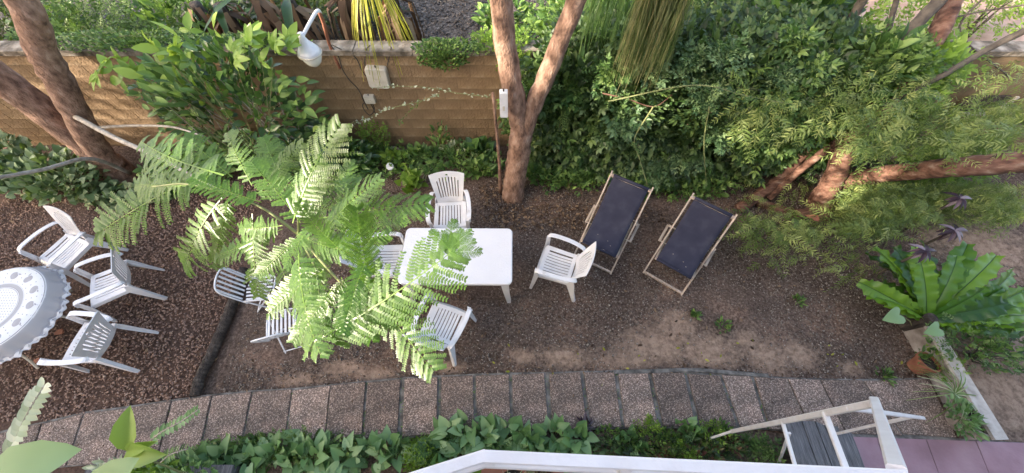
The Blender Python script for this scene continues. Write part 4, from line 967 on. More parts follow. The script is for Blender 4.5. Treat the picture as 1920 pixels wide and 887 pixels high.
wallbox('larger pale switch box with cables on the ochre wall', 'switch_box', 697, 122, 723, 158, .10, rz=R(4), m='cream_metal')
wallbox('small pale socket box with looping cable low on the ochre wall', 'socket_box', 687, 176, 701, 190, .06, m='cream_metal')
wallbox('white upright box fixed to the left trunk of the forked tree', 'trunk_box', 938, 167, 952, 214, .07, y=3.66)
def cable(label, pts, y=4.742, r=.007):
    MB().tube(curve([PY(u, v, y) for u, v in pts], 5), r, 6).build('cable', M['bark_dark'], smooth=True, label=label, cat='cable')
cable('dark cable running from the lamp pole down the wall to the small socket', [(620, 84), (634, 105), (642, 130), (655, 150), (672, 168), (682, 190), (690, 205)])
cable('dark cable running from the lamp pole to the larger switch box', [(622, 84), (650, 98), (668, 110), (680, 135), (700, 158)])
cable('thin cable dropping from the wall top beside the switch box', [(694, 85), (686, 95), (684, 120), (688, 140)])
cable('looping cable hanging under the small socket', [(696, 190), (702, 205), (694, 216), (684, 208), (680, 196), (690, 190), (698, 200), (704, 214)])
cable('dark cable climbing right of the switch box to the wall top', [(722, 132), (726, 122), (730, 105), (734, 88)])
# support stake before the forked tree
sp = [P(938, 362, 0), PY(936, 300, 3.72), PY(930, 235, 3.7), PY(924, 175, 3.66)]
mb = MB(); bark(mb, sp, .026, .018, 9, .08, 5); mb.build('stake', M['bark'], smooth=True, label='thin reddish stake standing upright just left of the forked tree', cat='stake')

# ------------------------------------------------------------------ planting
TP3, TP4 = T_pinnate(3), T_pinnate(4, T_leaf(.42), .34)
TP2 = T_pinnate(2, T_leaf(.5, .08, .25), .5, .3)
TPEP = T_pepper(); TPEPS = [T_pepper(.21, 10, .25), T_pepper(.19, 8, -.3), T_pepper(.23, 8, .05), T_pepper(.20, 10, -.1)]
def cloud(cs, n):
    """points through a set of ellipsoids (centre, radii), denser to the outside"""
    w = np.array([c[1][0]*c[1][1] + c[1][1]*c[1][2] + c[1][0]*c[1][2] for c in cs]); w = w/w.sum(); out = []
    for c, k in zip(cs, w):
        m = max(3, int(n*k)); out.append(np.asarray(c[0])[None] + unit(m)*np.asarray(c[1])[None]*(nr.random((m, 1))**.35))
    return np.concatenate(out)
def plant(name, label, cat, base, cs, n, Ts, size, m, group=None, stems=8, stem_r=.010, upw=.25, rnd=.7, tilt=.6, stemm='twig', hang=0, toward=(0, -.35, 1), partname='foliage'):
    base = Vector(base); t = thing(name, label, cat, tuple(base), group=group); pos = cloud(cs, n)
    pos = pos[pos[:, 2] > .02]; n = len(pos)
    c = np.mean([q[0] for q in cs], 0) - np.array([0, .0, .2]); fw = outward(pos, c, upw, rnd); fw[:, 2] -= hang
    leaves(partname, Ts, pos - np.array(base)[None], fw, ups(n, tilt, toward), nr.uniform(size[0], size[1], n), m, t)
    mb = MB()
    for k in range(stems):
        p = Vector(pos[rng.randrange(n)]) - base; mb.tube(curve([(U(-.05, .05), U(-.05, .05), -.02), tuple(p*.5 + Vector((U(-.1, .1), U(-.1, .1), .12))), tuple(p)], 3), [stem_r*(1-.8*i/6) for i in range(7)], 6)
    if stems: mb.build('stem', M[stemm], t)
    return t
# hedge of climbers right of the forked tree, one shrub after another
hedge = [
 ('tangled green climber filling the wall corner directly right of the forked tree', (.75, 4.35, 0), [((.75, 4.3, .7), (.5, .35, .8)), ((.6, 4.35, 1.5), (.5, .35, .5)), ((1.0, 4.6, 1.9), (.6, .5, .3))], 2600, [TP2, TP3], (.12, .24)),
 ('broad dark shrub behind the left deckchair, vine shoots hanging in front', (1.75, 4.3, 0), [((1.7, 4.2, .6), (.6, .4, .65)), ((1.6, 4.25, 1.4), (.6, .4, .5)), ((1.8, 4.7, 2.0), (.8, .6, .3))], 3200, [TP3, TP2], (.12, .24)),
 ('blue green climbing shrub behind the right deckchair under the hanging strands', (2.75, 4.2, 0), [((2.7, 4.1, .55), (.6, .4, .6)), ((2.7, 4.15, 1.35), (.6, .45, .5)), ((2.8, 4.6, 2.0), (.8, .6, .3))], 3200, [TP3], (.12, .24)),
 ('dense hedge shrub with fine leaflets left of the rust coloured limbs', (3.7, 4.1, 0), [((3.6, 4.1, .6), (.55, .4, .6)), ((3.6, 4.1, 1.4), (.6, .45, .5)), ((3.7, 4.6, 2.0), (.8, .6, .3))], 3000, [TP3, TP2], (.12, .22)),
]
for lb, b, cs, n, Ts, sz in hedge:
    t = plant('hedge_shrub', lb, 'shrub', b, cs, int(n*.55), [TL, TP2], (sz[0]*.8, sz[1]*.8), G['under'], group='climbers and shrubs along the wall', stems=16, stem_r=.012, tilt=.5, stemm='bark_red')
    cc = cloud([(c, (r[0]*1.05, r[1]*1.15, r[2]*1.05)) for c, r in cs], 34); cc = cc[cc[:, 1] < b[1] + .45]; clumps = []
    for q in cc: clumps.append((q, (U(.08, .22), U(.06, .14), U(.07, .2))))
    pos = cloud(clumps, n); pos = pos[pos[:, 2] > .08]; m = len(pos); fw = outward(pos, np.array(b) + np.array([0, .4, .6]), .1, .9); fw[:, 2] -= .25
    leaves('foliage', Ts, pos - np.array(b)[None], fw, ups(m, .7), nr.uniform(sz[0]*.6, sz[1]*.85, m), G[('hedge', 'blue', 'blue', 'hedge')[hedge.index((lb, b, cs, n, Ts, sz))]], t)
    sp_ = cloud(cs, 60); sp_ = sp_[sp_[:, 1] < b[1]]; m = len(sp_)
    leaves('shoots', [TPEP, TP4], sp_ - np.array(b)[None], unit(m) + np.array([[0, -.7, .2]]), ups(m, .7), nr.uniform(.2, .38, m), G['creep'], t, kind='stuff')
# taller mass behind the wall, top right of centre
back = [
 ('leafy bush behind the wall just right of the forked tree', (1.1, 5.7, .9), [((1.1, 5.7, 1.5), (.8, .7, .6))], 1400, [TP3, TL], (.10, .20), 'creep'),
 ('wide green bush behind the wall left of the hanging strands', (2.4, 5.8, .9), [((2.4, 5.8, 1.5), (.9, .8, .7))], 1600, [TP3], (.12, .22), 'hedge'),
 ('broad leaved sunlit bush at the top edge right of the hanging strands', (4.0, 5.6, .9), [((3.9, 5.5, 1.7), (.9, .7, .8))], 900, [TL], (.16, .28), 'glossy'),
 ('yellow green broad leaved bush at the top edge before the pink terrace', (5.0, 5.3, .9), [((4.7, 5.3, 1.5), (.5, .5, .5))], 420, [TL, TP3], (.14, .24), 'light'),
]
for lb, b, cs, n, Ts, sz, mm in back:
    plant('background_bush', lb, 'bush', b, cs, n, Ts, sz, G[mm], group='bushes behind the wall', stems=8)
# ground row of bedding plants in front of the hedge
fr_ = [(.55, 3.95), (.95, 3.85), (1.3, 3.95), (2.0, 3.75), (2.35, 3.8), (2.75, 3.7), (3.2, 3.75)]
nm = ['nearest the forked tree', 'one step right of the forked tree', 'left of the first deckchair top', 'between the two deckchair tops', 'right of the first deckchair top', 'left of the second deckchair top', 'beyond the second deckchair top']
for i, (x, y) in enumerate(fr_):
    plant('bedding_plant', 'low leafy green plant at the hedge foot, ' + nm[i], 'plant', (x, y, 0), [((x, y, .15), (.28, .2, .2))], 150, [TL, TP2], (.08, .15), G['creep'], group='low plants along the hedge foot', stems=3)

# hanging strands over the hedge and the yellow strap palm behind the wall
def strands(name, label, cat, top, n, spread, length, m, w=.012, base=None):
    t = thing(name, label, cat, tuple(base or top)); b = Vector(base or top); Ts = []
    for k in range(n):
        o = Vector(top) - b + Vector((U(-spread, spread), U(-.12, .12), U(-.1, .05))); e = U(0, 1); l = length*(.35 + .7*e*e) if U(0, 1) < .7 else length*U(.8, 1.05); dx = U(-.16, .12); dy = U(-.22, .04)
        Ts.append(T_strip([o + Vector((dx*q, dy*q, -l*q)) + Vector((U(-.01, .01), 0, 0)) for q in (0, .3, .6, .85, 1)], w, w*.3))
    V, Fc = join(*Ts); tint = np.repeat(nr.random(len(Ts)), [len(q[0]) for q in Ts])
    o = obj_me('strand_mass', mesh_np(name, V, Fc, tint), m, t); o['kind'] = 'stuff'
    return t
top = PY(1262, -60, 4.0)
st = strands('hanging_plant', 'mass of long olive strands hanging down over the hedge', 'hanging plant', top, 620, .24, 1.2, G['strap'], .008)
for k, (u, v) in enumerate(((1150, -40), (1190, -40))):
    pass
top2 = PY(1160, -40, 4.4)
strands('hanging_plant', 'thinner curtain of green grassy strands left of the olive strands', 'hanging plant', top2, 140, .30, .9, G['hedge'], .009)
def arching(name, label, cat, base, n, L, m, w=.03, spread=1.0, up=.8, down=1.1, parts=True, bias=(0, 0), stripe=False):
    t = thing(name, label, cat, tuple(base)); Ts = []
    for k in range(n):
        a = 2*math.pi*k/n + U(-.3, .3); l = L*U(.7, 1.1); dx, dy = math.cos(a)*spread + bias[0], math.sin(a)*spread + bias[1]; u = up*U(.6, 1.3)
        pts = [Vector((dx*l*q, dy*l*q, u*l*q - down*l*q*q)) for q in (0, .2, .4, .6, .8, 1)]
        Ts.append(T_strip(pts, w*.6, w*.15))
        T = Ts[-1]; T[0][2:-2] *= 1
    if parts:
        for T in Ts:
            obj_me('leaf', mesh_np('leaf', T[0], T[1], np.full(len(T[0]), rng.random())), m, t)
    else:
        V, Fc = join(*Ts); obj_me('leaves', mesh_np('leaves', V, Fc, np.repeat(nr.random(len(Ts)), [len(q[0]) for q in Ts])), m, t)
    return t
pb = PY(690, 10, 5.3); 
arching('strap_palm', 'yellow green palm with straps hanging over the wall behind the switch box', 'palm', PY(690, -45, 5.3), 60, .85, G['yellow'], .045, .55, .35, 1.5, True, (0, -.25))
# dry banana clump and leaves behind the wall
def banana(label, base, h, dead=18, green=3):
    t = thing('banana_plant', label, 'plant', tuple(base), group='banana plants behind the wall'); mb = MB()
    bark(mb, [(0, 0, 0), (.03, .02, h*.5), (.0, .0, h)], .12, .08, 10); mb.build('trunk', M['log'], t, smooth=True)
    for k in range(dead):
        a = U(0, 6.28); r = U(.10, .32); z0 = h*U(.5, 1); T = T_strip([(math.cos(a)*.1, math.sin(a)*.1, z0), (math.cos(a)*r, math.sin(a)*r, z0-.1), (math.cos(a)*r*1.2, math.sin(a)*r*1.2, z0*.5), (math.cos(a)*r*1.1, math.sin(a)*r*1.1, .05)], U(.05, .12), .05)
        obj_me('dead_leaf', mesh_np('dead_leaf', T[0], T[1], np.full(len(T[0]), rng.random())), G['dry'], t)
    for k in range(green):
        a = U(-2.6, -.5); l = U(.5, .75); T = T_leaf(.2, .05, .8); V, Fc = place(T, [(0, 0, h)], [(math.cos(a), math.sin(a), .4)], [(0, 0, 1)], [l])
        obj_me('leaf', mesh_np('leaf', V, Fc, np.full(len(V), rng.random())), G['banana'], t)
    return t
banana('dark banana clump with hanging dry leaves behind the lamp, left one', (-4.3, 5.7, .9), 1.0, 34, 1)
banana('dark banana clump with dry leaves behind the lamp, tallest middle one', (-3.75, 5.8, .9), 1.1, 34, 1)
banana('dry leaved banana clump between the lamp and the yellow palm', (-3.2, 5.65, .9), 1.1, 34, 1)
banana('brown shaggy banana trunk right of the yellow palm', (-1.7, 5.5, .9), 1.25, 34, 0)
banana('dark banana stump behind the top left shrub', (-4.8, 5.9, .9), .9, 30, 0)
banana('shaggy dark clump behind the yellow palm straps', (-2.5, 5.9, .9), 1.2, 34, 0)
# creepers lying on the wall top
def creeper(label, cs, n, Ts, sz, mm='creep', hang=.3):
    plant('wall_creeper', label, 'creeper', cs[0][0], cs, n, Ts, sz, G[mm], group='creepers on the wall top', stems=5, hang=hang, stem_r=.005)
creeper('dark green creeper spilling over the wall top right of the switch box', [((-.85, 4.75, 1.85), (.5, .16, .10)), ((-.95, 4.68, 1.72), (.35, .06, .14))], 1500, [TS], (.035, .06))
creeper('lighter green creeper on the wall top next to the forked tree', [((-.15, 4.85, 1.9), (.4, .2, .14)), ((.05, 4.66, 1.7), (.25, .06, .2))], 900, [TS, TP3], (.04, .08), 'light')
creeper('creeper mat on the wall top at the far left between tree and shrub', [((-5.6, 4.85, 1.88), (.9, .2, .10)), ((-4.6, 4.85, 1.88), (.7, .2, .12))], 2200, [TS], (.04, .065))
creeper('small leaved creeper mat on the wall top behind the upper left shrub', [((-3.5, 4.85, 1.87), (.8, .16, .09))], 1300, [TS], (.035, .06))
creeper('ivy tail hanging down the wall left of the forked tree', [((.25, 4.62, 1.3), (.25, .1, .5)), ((.1, 4.66, .7), (.25, .08, .4))], 420, [TL, TP2], (.09, .15), 'creep', .5)

# broad leaved shrub at upper left and its light sprigs
plant('glossy_shrub', 'tall glossy dark leaved shrub against the wall left of the lamp', 'shrub', (-3.6, 4.35, 0), [((-3.45, 4.2, 1.25), (.50, .33, .75)), ((-3.6, 4.2, 1.9), (.6, .38, .35)), ((-4.7, 4.35, 1.3), (.45, .22, .5)), ((-3.05, 4.2, .7), (.4, .3, .4))], 760, [TL], (.12, .20), G['glossy'], stems=12, stem_r=.016, stemm='bark_grey')
plant('sprig_shrub', 'light green palmate sprigs rising in the sun at the top left', 'shrub', (-4.0, 4.1, 0), [((-3.3, 3.9, 2.45), (.7, .3, .12)), ((-4.6, 4.1, 2.0), (.5, .25, .15)), ((-2.7, 3.95, 2.4), (.3, .2, .15))], 38, [T_palm5(5, .42), T_palm5(3, .5)], (.18, .26), G['light'], stems=16, stem_r=.010, stemm='twig', upw=.5)
plant('ivy_patch', 'pale heart leaved ground ivy at the left edge below the leaning tree', 'ivy', (-6.7, 3.7, 0), [((-7.2, 3.8, .35), (.9, .45, .35)), ((-6.2, 3.55, .15), (.8, .22, .15)), ((-7.9, 3.9, .5), (.5, .5, .4))], 1500, [TH], (.07, .13), G['ivy'], stems=6)
plant('ivy_patch', 'mixed green ground plants between the leaning tree and the feathery tree', 'ground plants', (-4.8, 3.9, 0), [((-5.2, 3.95, .3), (.7, .35, .3)), ((-4.3, 4.2, .4), (.7, .3, .4)), ((-5.6, 3.6, .12), (.3, .15, .12))], 900, [TH, TL], (.07, .13), G['creep'], stems=6)
plant('dark_shrub', 'dark leafy shrub under the wall behind the feathery tree', 'shrub', (-3.2, 4.1, 0), [((-3.2, 4.05, .35), (.6, .35, .35)), ((-2.6, 4.2, .3), (.35, .25, .3))], 480, [TL], (.12, .2), G['glossy'], stems=6)

# bed under the wall: individual small plants
def spider(label, u, v, L=.34, n=26, m='stripe', z=.03, group='striped spider plants', w=.022):
    t = arching('spider_plant', label, 'spider plant', P(u, v, z), n, L, G[m], w, .9, .9, 1.25); t['group'] = group; return t
spider('striped spider plant left of the small white disc in the wall bed', 700, 330)
spider('striped spider plant right of the white disc in the wall bed', 768, 328)
spider('striped spider plant just left of the chair at the far table side', 803, 325)
spider('striped spider plant behind the top of the far chair', 815, 305, .3)
bed = [(640, 300, 'TH', 'glossy', .14, 'dark round leaved plant at the left end of the wall bed'), (668, 318, 'TL', 'glossy', .13, 'dark leafy plant in the wall bed near the fern tips'), (700, 292, 'TP', 'hedge', .10, 'small leaved plant in the pot behind the white disc'),
       (745, 305, 'TL', 'light', .14, 'pale mottled leaf plant right of the white disc'), (775, 345, 'TH', 'light', .12, 'low light green round leaves in front of the spider plants'), (790, 295, 'TL', 'creep', .13, 'green leafy plant in the wall bed centre'),
       (850, 288, 'TL', 'stripe', .09, 'white veined plant behind the far chair'), (880, 300, 'TL', 'stripe', .08, 'white veined plant right of the far chair top'), (905, 320, 'TL', 'creep', .12, 'green plant between the far chair and the stake'), (900, 285, 'TH', 'glossy', .15, 'dark round leaved plant left of the stake'),
       (720, 268, 'TP', 'light', .10, 'bright sprig against the wall above the white disc'), (835, 250, 'TL', 'creep', .10, 'small vine sprig climbing the wall behind the far chair'), (1000, 330, 'TL', 'creep', .12, 'low plant at the right foot of the forked tree'), (640, 270, 'TL', 'hedge', .14, 'dark leafy plant against the wall beside the fern crown'), (600, 320, 'TL', 'glossy', .14, 'dark leafy plant hidden behind the feathery leaves')]
TT_ = {'TH': TH, 'TL': TL, 'TP': TP3}
for u, v, k, m, s, lb in bed:
    p = P(u, v + 8, 0); zz = .15 if v > 275 else .35
    plant('bed_plant', lb, 'plant', tuple(p), [((p.x, min(p.y, 4.55), zz), (.20, .14, zz))], 60 if k != 'TP' else 90, [TT_[k]], (s*.8, s*1.3), G[m], group='small plants in the wall bed', stems=3)
for lb, x0, x1 in (('dense dark ground leaves filling the left half of the wall bed', -3.0, -1.6), ('dense dark ground leaves filling the right half of the wall bed', -1.6, -.2)):
    plant('bed_cover', lb, 'ground plants', ((x0+x1)/2, 4.3, 0), [(((x0+x1)/2, 4.28, .08), ((x1-x0)/2, .33, .16))], 420, [TL, TP2], (.08, .15), G['creep'], stems=0)
wd = thing('white_disc', 'small white disc shaped lid standing in the wall bed', 'disc', tuple(P(731, 312, .22)))
wd.rotation_euler = (R(35), 0, 0)
MB().lathe([(0, .004), (.012, .004), (.05, .012), (.062, 0), (.05, -.006), (0, -.006)], 24).build('disc_face', M['whitemetal'], wd)
MB().lathe([(0, .012), (.012, .010), (.012, .003)], 12).build('disc_knob', M['cream_metal'], wd)
pot('plant_pot', 'pale round pot behind the white disc in the wall bed', tuple(P(742, 300, 0)), .12, .2, M['greypot'])
# flowering twigs crossing the wall
def twig(label, pts, n, sz, m='cream'):
    t = thing('flowering_twig', label, 'twig', tuple(pts[0]), group='thin flowering twigs before the wall'); b = Vector(pts[0]); c = curve([Vector(p)-b for p in pts], 8)
    MB().tube(c, [.006*(1-.6*i/len(c)) for i in range(len(c))], 6).build('stem', M['twig'], t)
    pos = np.array([tuple(c[rng.randrange(len(c))] + Vector((U(-.02, .02), U(-.02, .02), U(-.02, .02)))) for _ in range(n)])
    leaves('leaves', [TS], pos, unit(n) + np.array([[0, -.2, .3]]), ups(n), nr.uniform(sz*.7, sz*1.4, n), G[m], t)
twig('long thin flowering twig crossing the wall under the switch box', [PY(918, 182, 4.2), PY(860, 175, 4.25), PY(800, 164, 4.3), PY(740, 162, 4.35), PY(700, 165, 4.4)], 46, .04)
twig('lower flowering twig slanting down across the wall', [PY(825, 176, 4.3), PY(780, 192, 4.3), PY(725, 205, 4.3), PY(690, 222, 4.3), PY(655, 232, 4.3)], 60, .045)
twig('short drooping twig branching toward the wall bed', [PY(790, 190, 4.3), PY(768, 208, 4.3), PY(748, 232, 4.3)], 30, .035, 'creep')
def vine(label, pts, n, sz=.05, m='hedge'):
    t = thing('vine_shoot', label, 'vine', tuple(pts[0]), group='vine shoots on the hedge'); b = Vector(pts[0]); c = curve([Vector(p)-b for p in pts], 8)
    MB().tube(c, [.009*(1-.6*i/len(c)) for i in range(len(c))], 6).build('stem', M['bark_red'] if m == 'red' else M['twig'], t)
    if n:
        pos = np.array([tuple(c[rng.randrange(len(c))]) for _ in range(n)]); leaves('leaves', [TP3], pos, unit(n) + np.array([[0, -.3, .2]]), ups(n), nr.uniform(sz, sz*2, n), G['hedge'], t)
vine('rust coloured bare vine forking across the middle of the hedge', [PY(1130, 175, 3.75), PY(1175, 185, 3.7), PY(1225, 200, 3.65), PY(1260, 178, 3.6)], 0, m='red')
vine('pale vine shoot sagging before the hedge to the left deckchair', [PY(1225, 200, 3.6), PY(1190, 260, 3.55), PY(1200, 300, 3.45), P(1215, 350, .9)], 26)
vine('long level vine shoot crossing the hedge to the right', [PY(1140, 190, 3.7), PY(1300, 160, 3.6), PY(1400, 180, 3.5), PY(1480, 195, 3.4)], 50)
vine('thin vine hanging down to the top of the right deckchair', [PY(1330, 200, 3.6), PY(1320, 270, 3.5), P(1325, 350, .6)], 22)

# ------------------------------------------------------------------ pepper tree on the right: rust limbs, level log, curtains of fine leaves
pt = tree('pepper_tree', 'rust barked sprawling tree on the right with a level limb and fine drooping leaves', [
    ([(4.9, 3.2, -.05), P(1535, 380, .15), P(1560, 340, .5), P(1592, 268, 1.0), P(1680, 170, 1.6), P(1760, 60, 2.1), P(1800, -40, 2.5)], .16, .10, 'trunk'),
    ([P(1385, 392, .05), P(1450, 345, .25), P(1505, 290, .6), P(1560, 240, .95), P(1640, 190, 1.3)], .085, .06, 'limb'),
    ([P(1440, 372, .1), P(1500, 318, .5), P(1575, 262, 1.0), P(1630, 215, 1.3)], .06, .05, 'limb'),
    ([P(1470, 345, .1), P(1530, 300, .5), P(1585, 262, .85)], .05, .035, 'limb'),
    ([P(1540, 385, .15), P(1570, 345, .4), P(1650, 328, .8), P(1760, 316, 1.25), P(1860, 308, 1.45), P(1990, 296, 1.6)], .10, .135, 'limb'),
    ([P(1420, 380, .05), P(1500, 400, .1), P(1560, 380, .15)], .06, .08, 'limb'),
    ([P(1780, 262, 1.0), P(1850, 248, 1.1), P(1960, 228, 1.2)], .05, .07, 'limb'),
    ([P(1500, 290, .5), P(1450, 300, .35), P(1400, 340, .15)], .03, .02, 'limb')], M['bark_red'], (4.9, 3.2, 0))
lb = Vector((4.9, 3.2, 0))
for (pts, r0, r1) in (([P(1990, 25, 2.6), P(1860, 88, 2.2), P(1760, 145, 1.9), P(1650, 200, 1.5), P(1590, 235, 1.2)], .040, .03),
                      ([P(1600, 160, 1.6), P(1690, 75, 2.1), P(1790, -30, 2.6)], .06, .075), ([P(1655, 110, 1.9), P(1670, 40, 2.3), P(1690, -30, 2.6)], .03, .03), ([P(1560, 90, 1.8), P(1600, 30, 2.2), P(1640, -40, 2.6)], .05, .06), ([P(1900, 150, 1.6), P(1800, 60, 2.0), P(1860, -20, 2.4)], .012, .012), ([P(1830, -20, 2.4), P(1740, 30, 2.2), P(1610, 100, 1.9)], .02, .012), ([P(1990, 0, 2.5), P(1850, 20, 2.2), P(1760, 40, 2.1)], .012, .009)):
    mb = MB(); bark(mb, [p - lb for p in pts], r0, r1, 9, .05); mb.build('branch', M['bark_dark'], pt, smooth=True)
def curtain(boxes, n, z, parent, sz=(.28, .46), off=lb, toward=(0, -.5, 1)):
    pos = []
    for (u0, v0, u1, v1, w) in boxes: pos.append(pxpos(int(n*w), (u0, v0, u1, v1), z))
    pos = np.concatenate(pos); n = len(pos); fw = unit(n)*1.1 + np.array([[-.3, -.4, -.55]])
    return leaves('foliage', TPEPS, pos - np.array(off)[None], fw, ups(n, .7, toward), nr.uniform(sz[0], sz[1], n), G['pepper'], parent)
curtain([(1380, 130, 1640, 240, .9), (1600, 190, 1900, 280, 1), (1900, 180, 1980, 270, .2)], 520, (.9, 1.9), pt, (.2, .42))
curtain([(1590, 335, 1700, 440, .7), (1680, 345, 1770, 410, .4), (1850, 345, 1930, 410, .5), (1400, 395, 1560, 450, .35)], 380, (.3, 1.0), pt, (.18, .36))
curtain([(1380, 60, 1600, 200, .5), (1620, 100, 1800, 200, .5)], 190, (1.5, 2.2), pt, (.2, .38))
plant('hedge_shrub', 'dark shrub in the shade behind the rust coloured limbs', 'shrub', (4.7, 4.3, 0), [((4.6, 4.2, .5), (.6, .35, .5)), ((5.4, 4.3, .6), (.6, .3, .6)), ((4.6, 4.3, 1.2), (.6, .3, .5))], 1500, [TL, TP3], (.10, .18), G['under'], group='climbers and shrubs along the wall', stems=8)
curtain([(1400, 340, 1560, 500, .7), (1560, 420, 1640, 520, .3)], 110, (.15, .6), pt, (.22, .34))
curtain([(1800, 90, 1940, 150, .5), (1840, 120, 1930, 180, .5)], 30, (1.6, 2.2), pt, (.25, .35))
plant('fern_bush', 'yellow green fine leaved bush beneath the level limb at the right', 'bush', (5.6, 3.2, 0), [((5.4, 3.1, .3), (.5, .3, .3)), ((6.3, 3.2, .4), (.5, .3, .35))], 900, [TPEP], (.14, .24), G['pepper'], stems=5)
plant('fern_bush', 'bright leafy bush at the right edge behind the level limb', 'bush', (6.6, 3.9, 0), [((6.4, 3.8, .5), (.7, .4, .5)), ((5.2, 4.2, .9), (.7, .4, .6))], 1200, [TP3, TPEP], (.14, .26), G['light'], stems=5)
# wall niche with frame at the far right
nf = thing('wall_hatch', 'brown hatch with a pale bent frame on the wall at the right edge', 'hatch', tuple(PY(1838, 195, 4.70)))
MB().box((0, 0, 0), (.62, .04, .30)).build('hatch_panel', M['log'], nf); MB().box((.05, -.03, -.17), (.8, .03, .04)).build('frame_bar', M['cream_metal'], nf); MB().box((.38, -.03, 0), (.045, .03, .32)).build('frame_bar', M['cream_metal'], nf)

# ------------------------------------------------------------------ right side: bird's nest fern, kerb wall, pots
nb = P(1735, 600, .30); nest = thing('nest_fern', 'large bright bird\'s nest fern with wavy strap leaves at the right', 'fern', tuple(nb))
def nestleaf(L, w, arch, droop, seed):
    r = random.Random(seed); V = []; Fc = []; n = 26; ph = r.uniform(0, 6)
    for i in range(n):
        t = i/(n-1); wd_ = w*(.22 + .78*math.sin(math.pi*min(1, t*.80+.05))**.7)*(1 if t < .92 else .7)
        y = L*t*(1-.06*t); z = arch*L*t - droop*L*t*t; wl = w*.13*t**.4
        el_ = wl*math.sin(i*1.55+ph) + wl*.5*math.sin(i*.71+ph*2); er_ = wl*math.sin(i*1.43+ph*1.7) + wl*.5*math.sin(i*.83)
        jl, jr = 1 + .12*math.sin(i*2.3+ph), 1 + .12*math.sin(i*2.7+seed)
        V += [(-wd_/2*jl, y + .01*math.sin(i*3), z + .10*wd_ + el_), (-wd_/4, y, z + .06*wd_ + el_*.35), (-.006, y, z + .003), (-.003, y, z), (.003, y, z), (.006, y, z + .003), (wd_/4, y, z + .06*wd_ + er_*.35), (wd_/2*jr, y, z + .10*wd_ + er_)]
        if i:
            a = (i-1)*8
            for k in range(7): Fc.append((a+k, a+k+1, a+k+9, a+k+8))
    tn = np.full(len(V), r.random()); tn.reshape(n, 8)[:, 3:5] = -.5
    return mesh_np('leaf', V, Fc, tn, smooth=True)
tips = [(1925, 548, .7), (1915, 590, .55), (1880, 485, .8), (1840, 470, .8), (1625, 478, .5), (1622, 525, .5), (1640, 470, .6), (1690, 470, .7), (1748, 478, .8), (1905, 620, .3), (1860, 530, .8), (1800, 500, .9), (1660, 500, .6), (1900, 520, .8), (1850, 600, .5), (1870, 565, .75), (1810, 560, .9), (1620, 560, .35), (1770, 520, .9), (1820, 610, .4), (1780, 490, .6), (1890, 505, .5), (1640, 540, .25), (1930, 570, .3), (1880, 625, .2), (1800, 625, .3), (1720, 455, .7), (1830, 510, .6), (1680, 520, .3)]
for i, (u, v, z) in enumerate(tips):
    z *= .85; tp = P(u, v, z); d = tp - nb; h = math.hypot(d.x, d.y); el_ = d.z
    L = max(.45, math.sqrt(h*h + el_*el_)*1.05); me = nestleaf(L, U(.19, .25), max(.1, el_/L) + .3, .34, i); me.materials.append(G['nest'])
    o = obj_me('leaf', me, None, nest); o.rotation_euler = (U(-.05, .05), U(-.6, .6), math.atan2(d.y, d.x) - math.pi/2); o.location = (d.x*.04, d.y*.04, .02)
mr_ = MB().lathe([(0, .12), (.06, .1), (.09, 0), (.07, -.3)], 12).build('crown_base', M['log'], nest)
kw = [P(1690, 560, .28), P(1760, 660, .28), P(1880, 824, .28)]
K0, K1 = P(1724, 590, .30), P(1866, 823, .30); dd = (K1-K0); dd.z = 0; dn_ = Vector((-dd.y, dd.x, 0)).normalized()
q = [K0, K1, K1 + dn_*.125, K0 + dn_*.125]; kwt = thing('kerb_wall', 'low pale plastered kerb wall running past the pots at the right', 'wall', (0, 0, 0))
MB().add(*prism([k[:2] for k in q], -.05, .272)).build('wall_body', M['plaster'], kwt)
q = [K0 - dn_*.012, K1 - dn_*.012 + dd.normalized()*.012, K1 + dn_*.137 + dd.normalized()*.012, K0 + dn_*.137]
MB().add(*prism([k[:2] for k in q], .274, .31)).build('coping', M['coping'], kwt)
tp1 = pot('plant_pot', 'tilted terracotta pot near the path end left of the kerb wall', tuple(P(1714, 690, .02)), .13, .20, M['terracotta'], tilt=(R(-8), R(14), .3))
tp2 = pot('plant_pot', 'large pale terracotta pot at the lower end of the kerb wall', tuple(P(1788, 790, .0)), .17, .27, M['greypot'], tilt=(0, R(8), 0))
bush('potted_plant', 'small sprouting plant in the tilted terracotta pot', 'plant', tuple(P(1722, 668, .2)), [TL], 16, (.1, .1, .1), (.06, .1), G['hedge'], stems=2)
t = arching('spider_plant', 'large striped spider plant between the terracotta pot and the kerb wall', 'spider plant', P(1790, 738, .28), 34, .42, G['stripe'], .026, .95, .7, .95)
bush('potted_plant', 'trailing green plant spilling from the large pale pot', 'plant', tuple(P(1800, 785, .3)), [TL, TS], 150, (.17, .2, .12), (.05, .10), G['arrow'], stems=4)
bush('lime_plant', 'lime green fine leaved plant above the spider plant', 'plant', tuple(P(1758, 685, .12)), [TS, TP3], 150, (.14, .22, .2), (.05, .09), G['light'], stems=3)
plant('trailing_shrub', 'dark scrambling shrub over the kerb wall below the nest fern', 'shrub', tuple(P(1820, 670, 0)), [(tuple(P(1810, 640, .35)), (.42, .3, .2)), (tuple(P(1880, 655, .2)), (.4, .3, .2))], 520, [TL, TP3], (.06, .11), G['hedge'], stems=12, stemm='bark_dark')
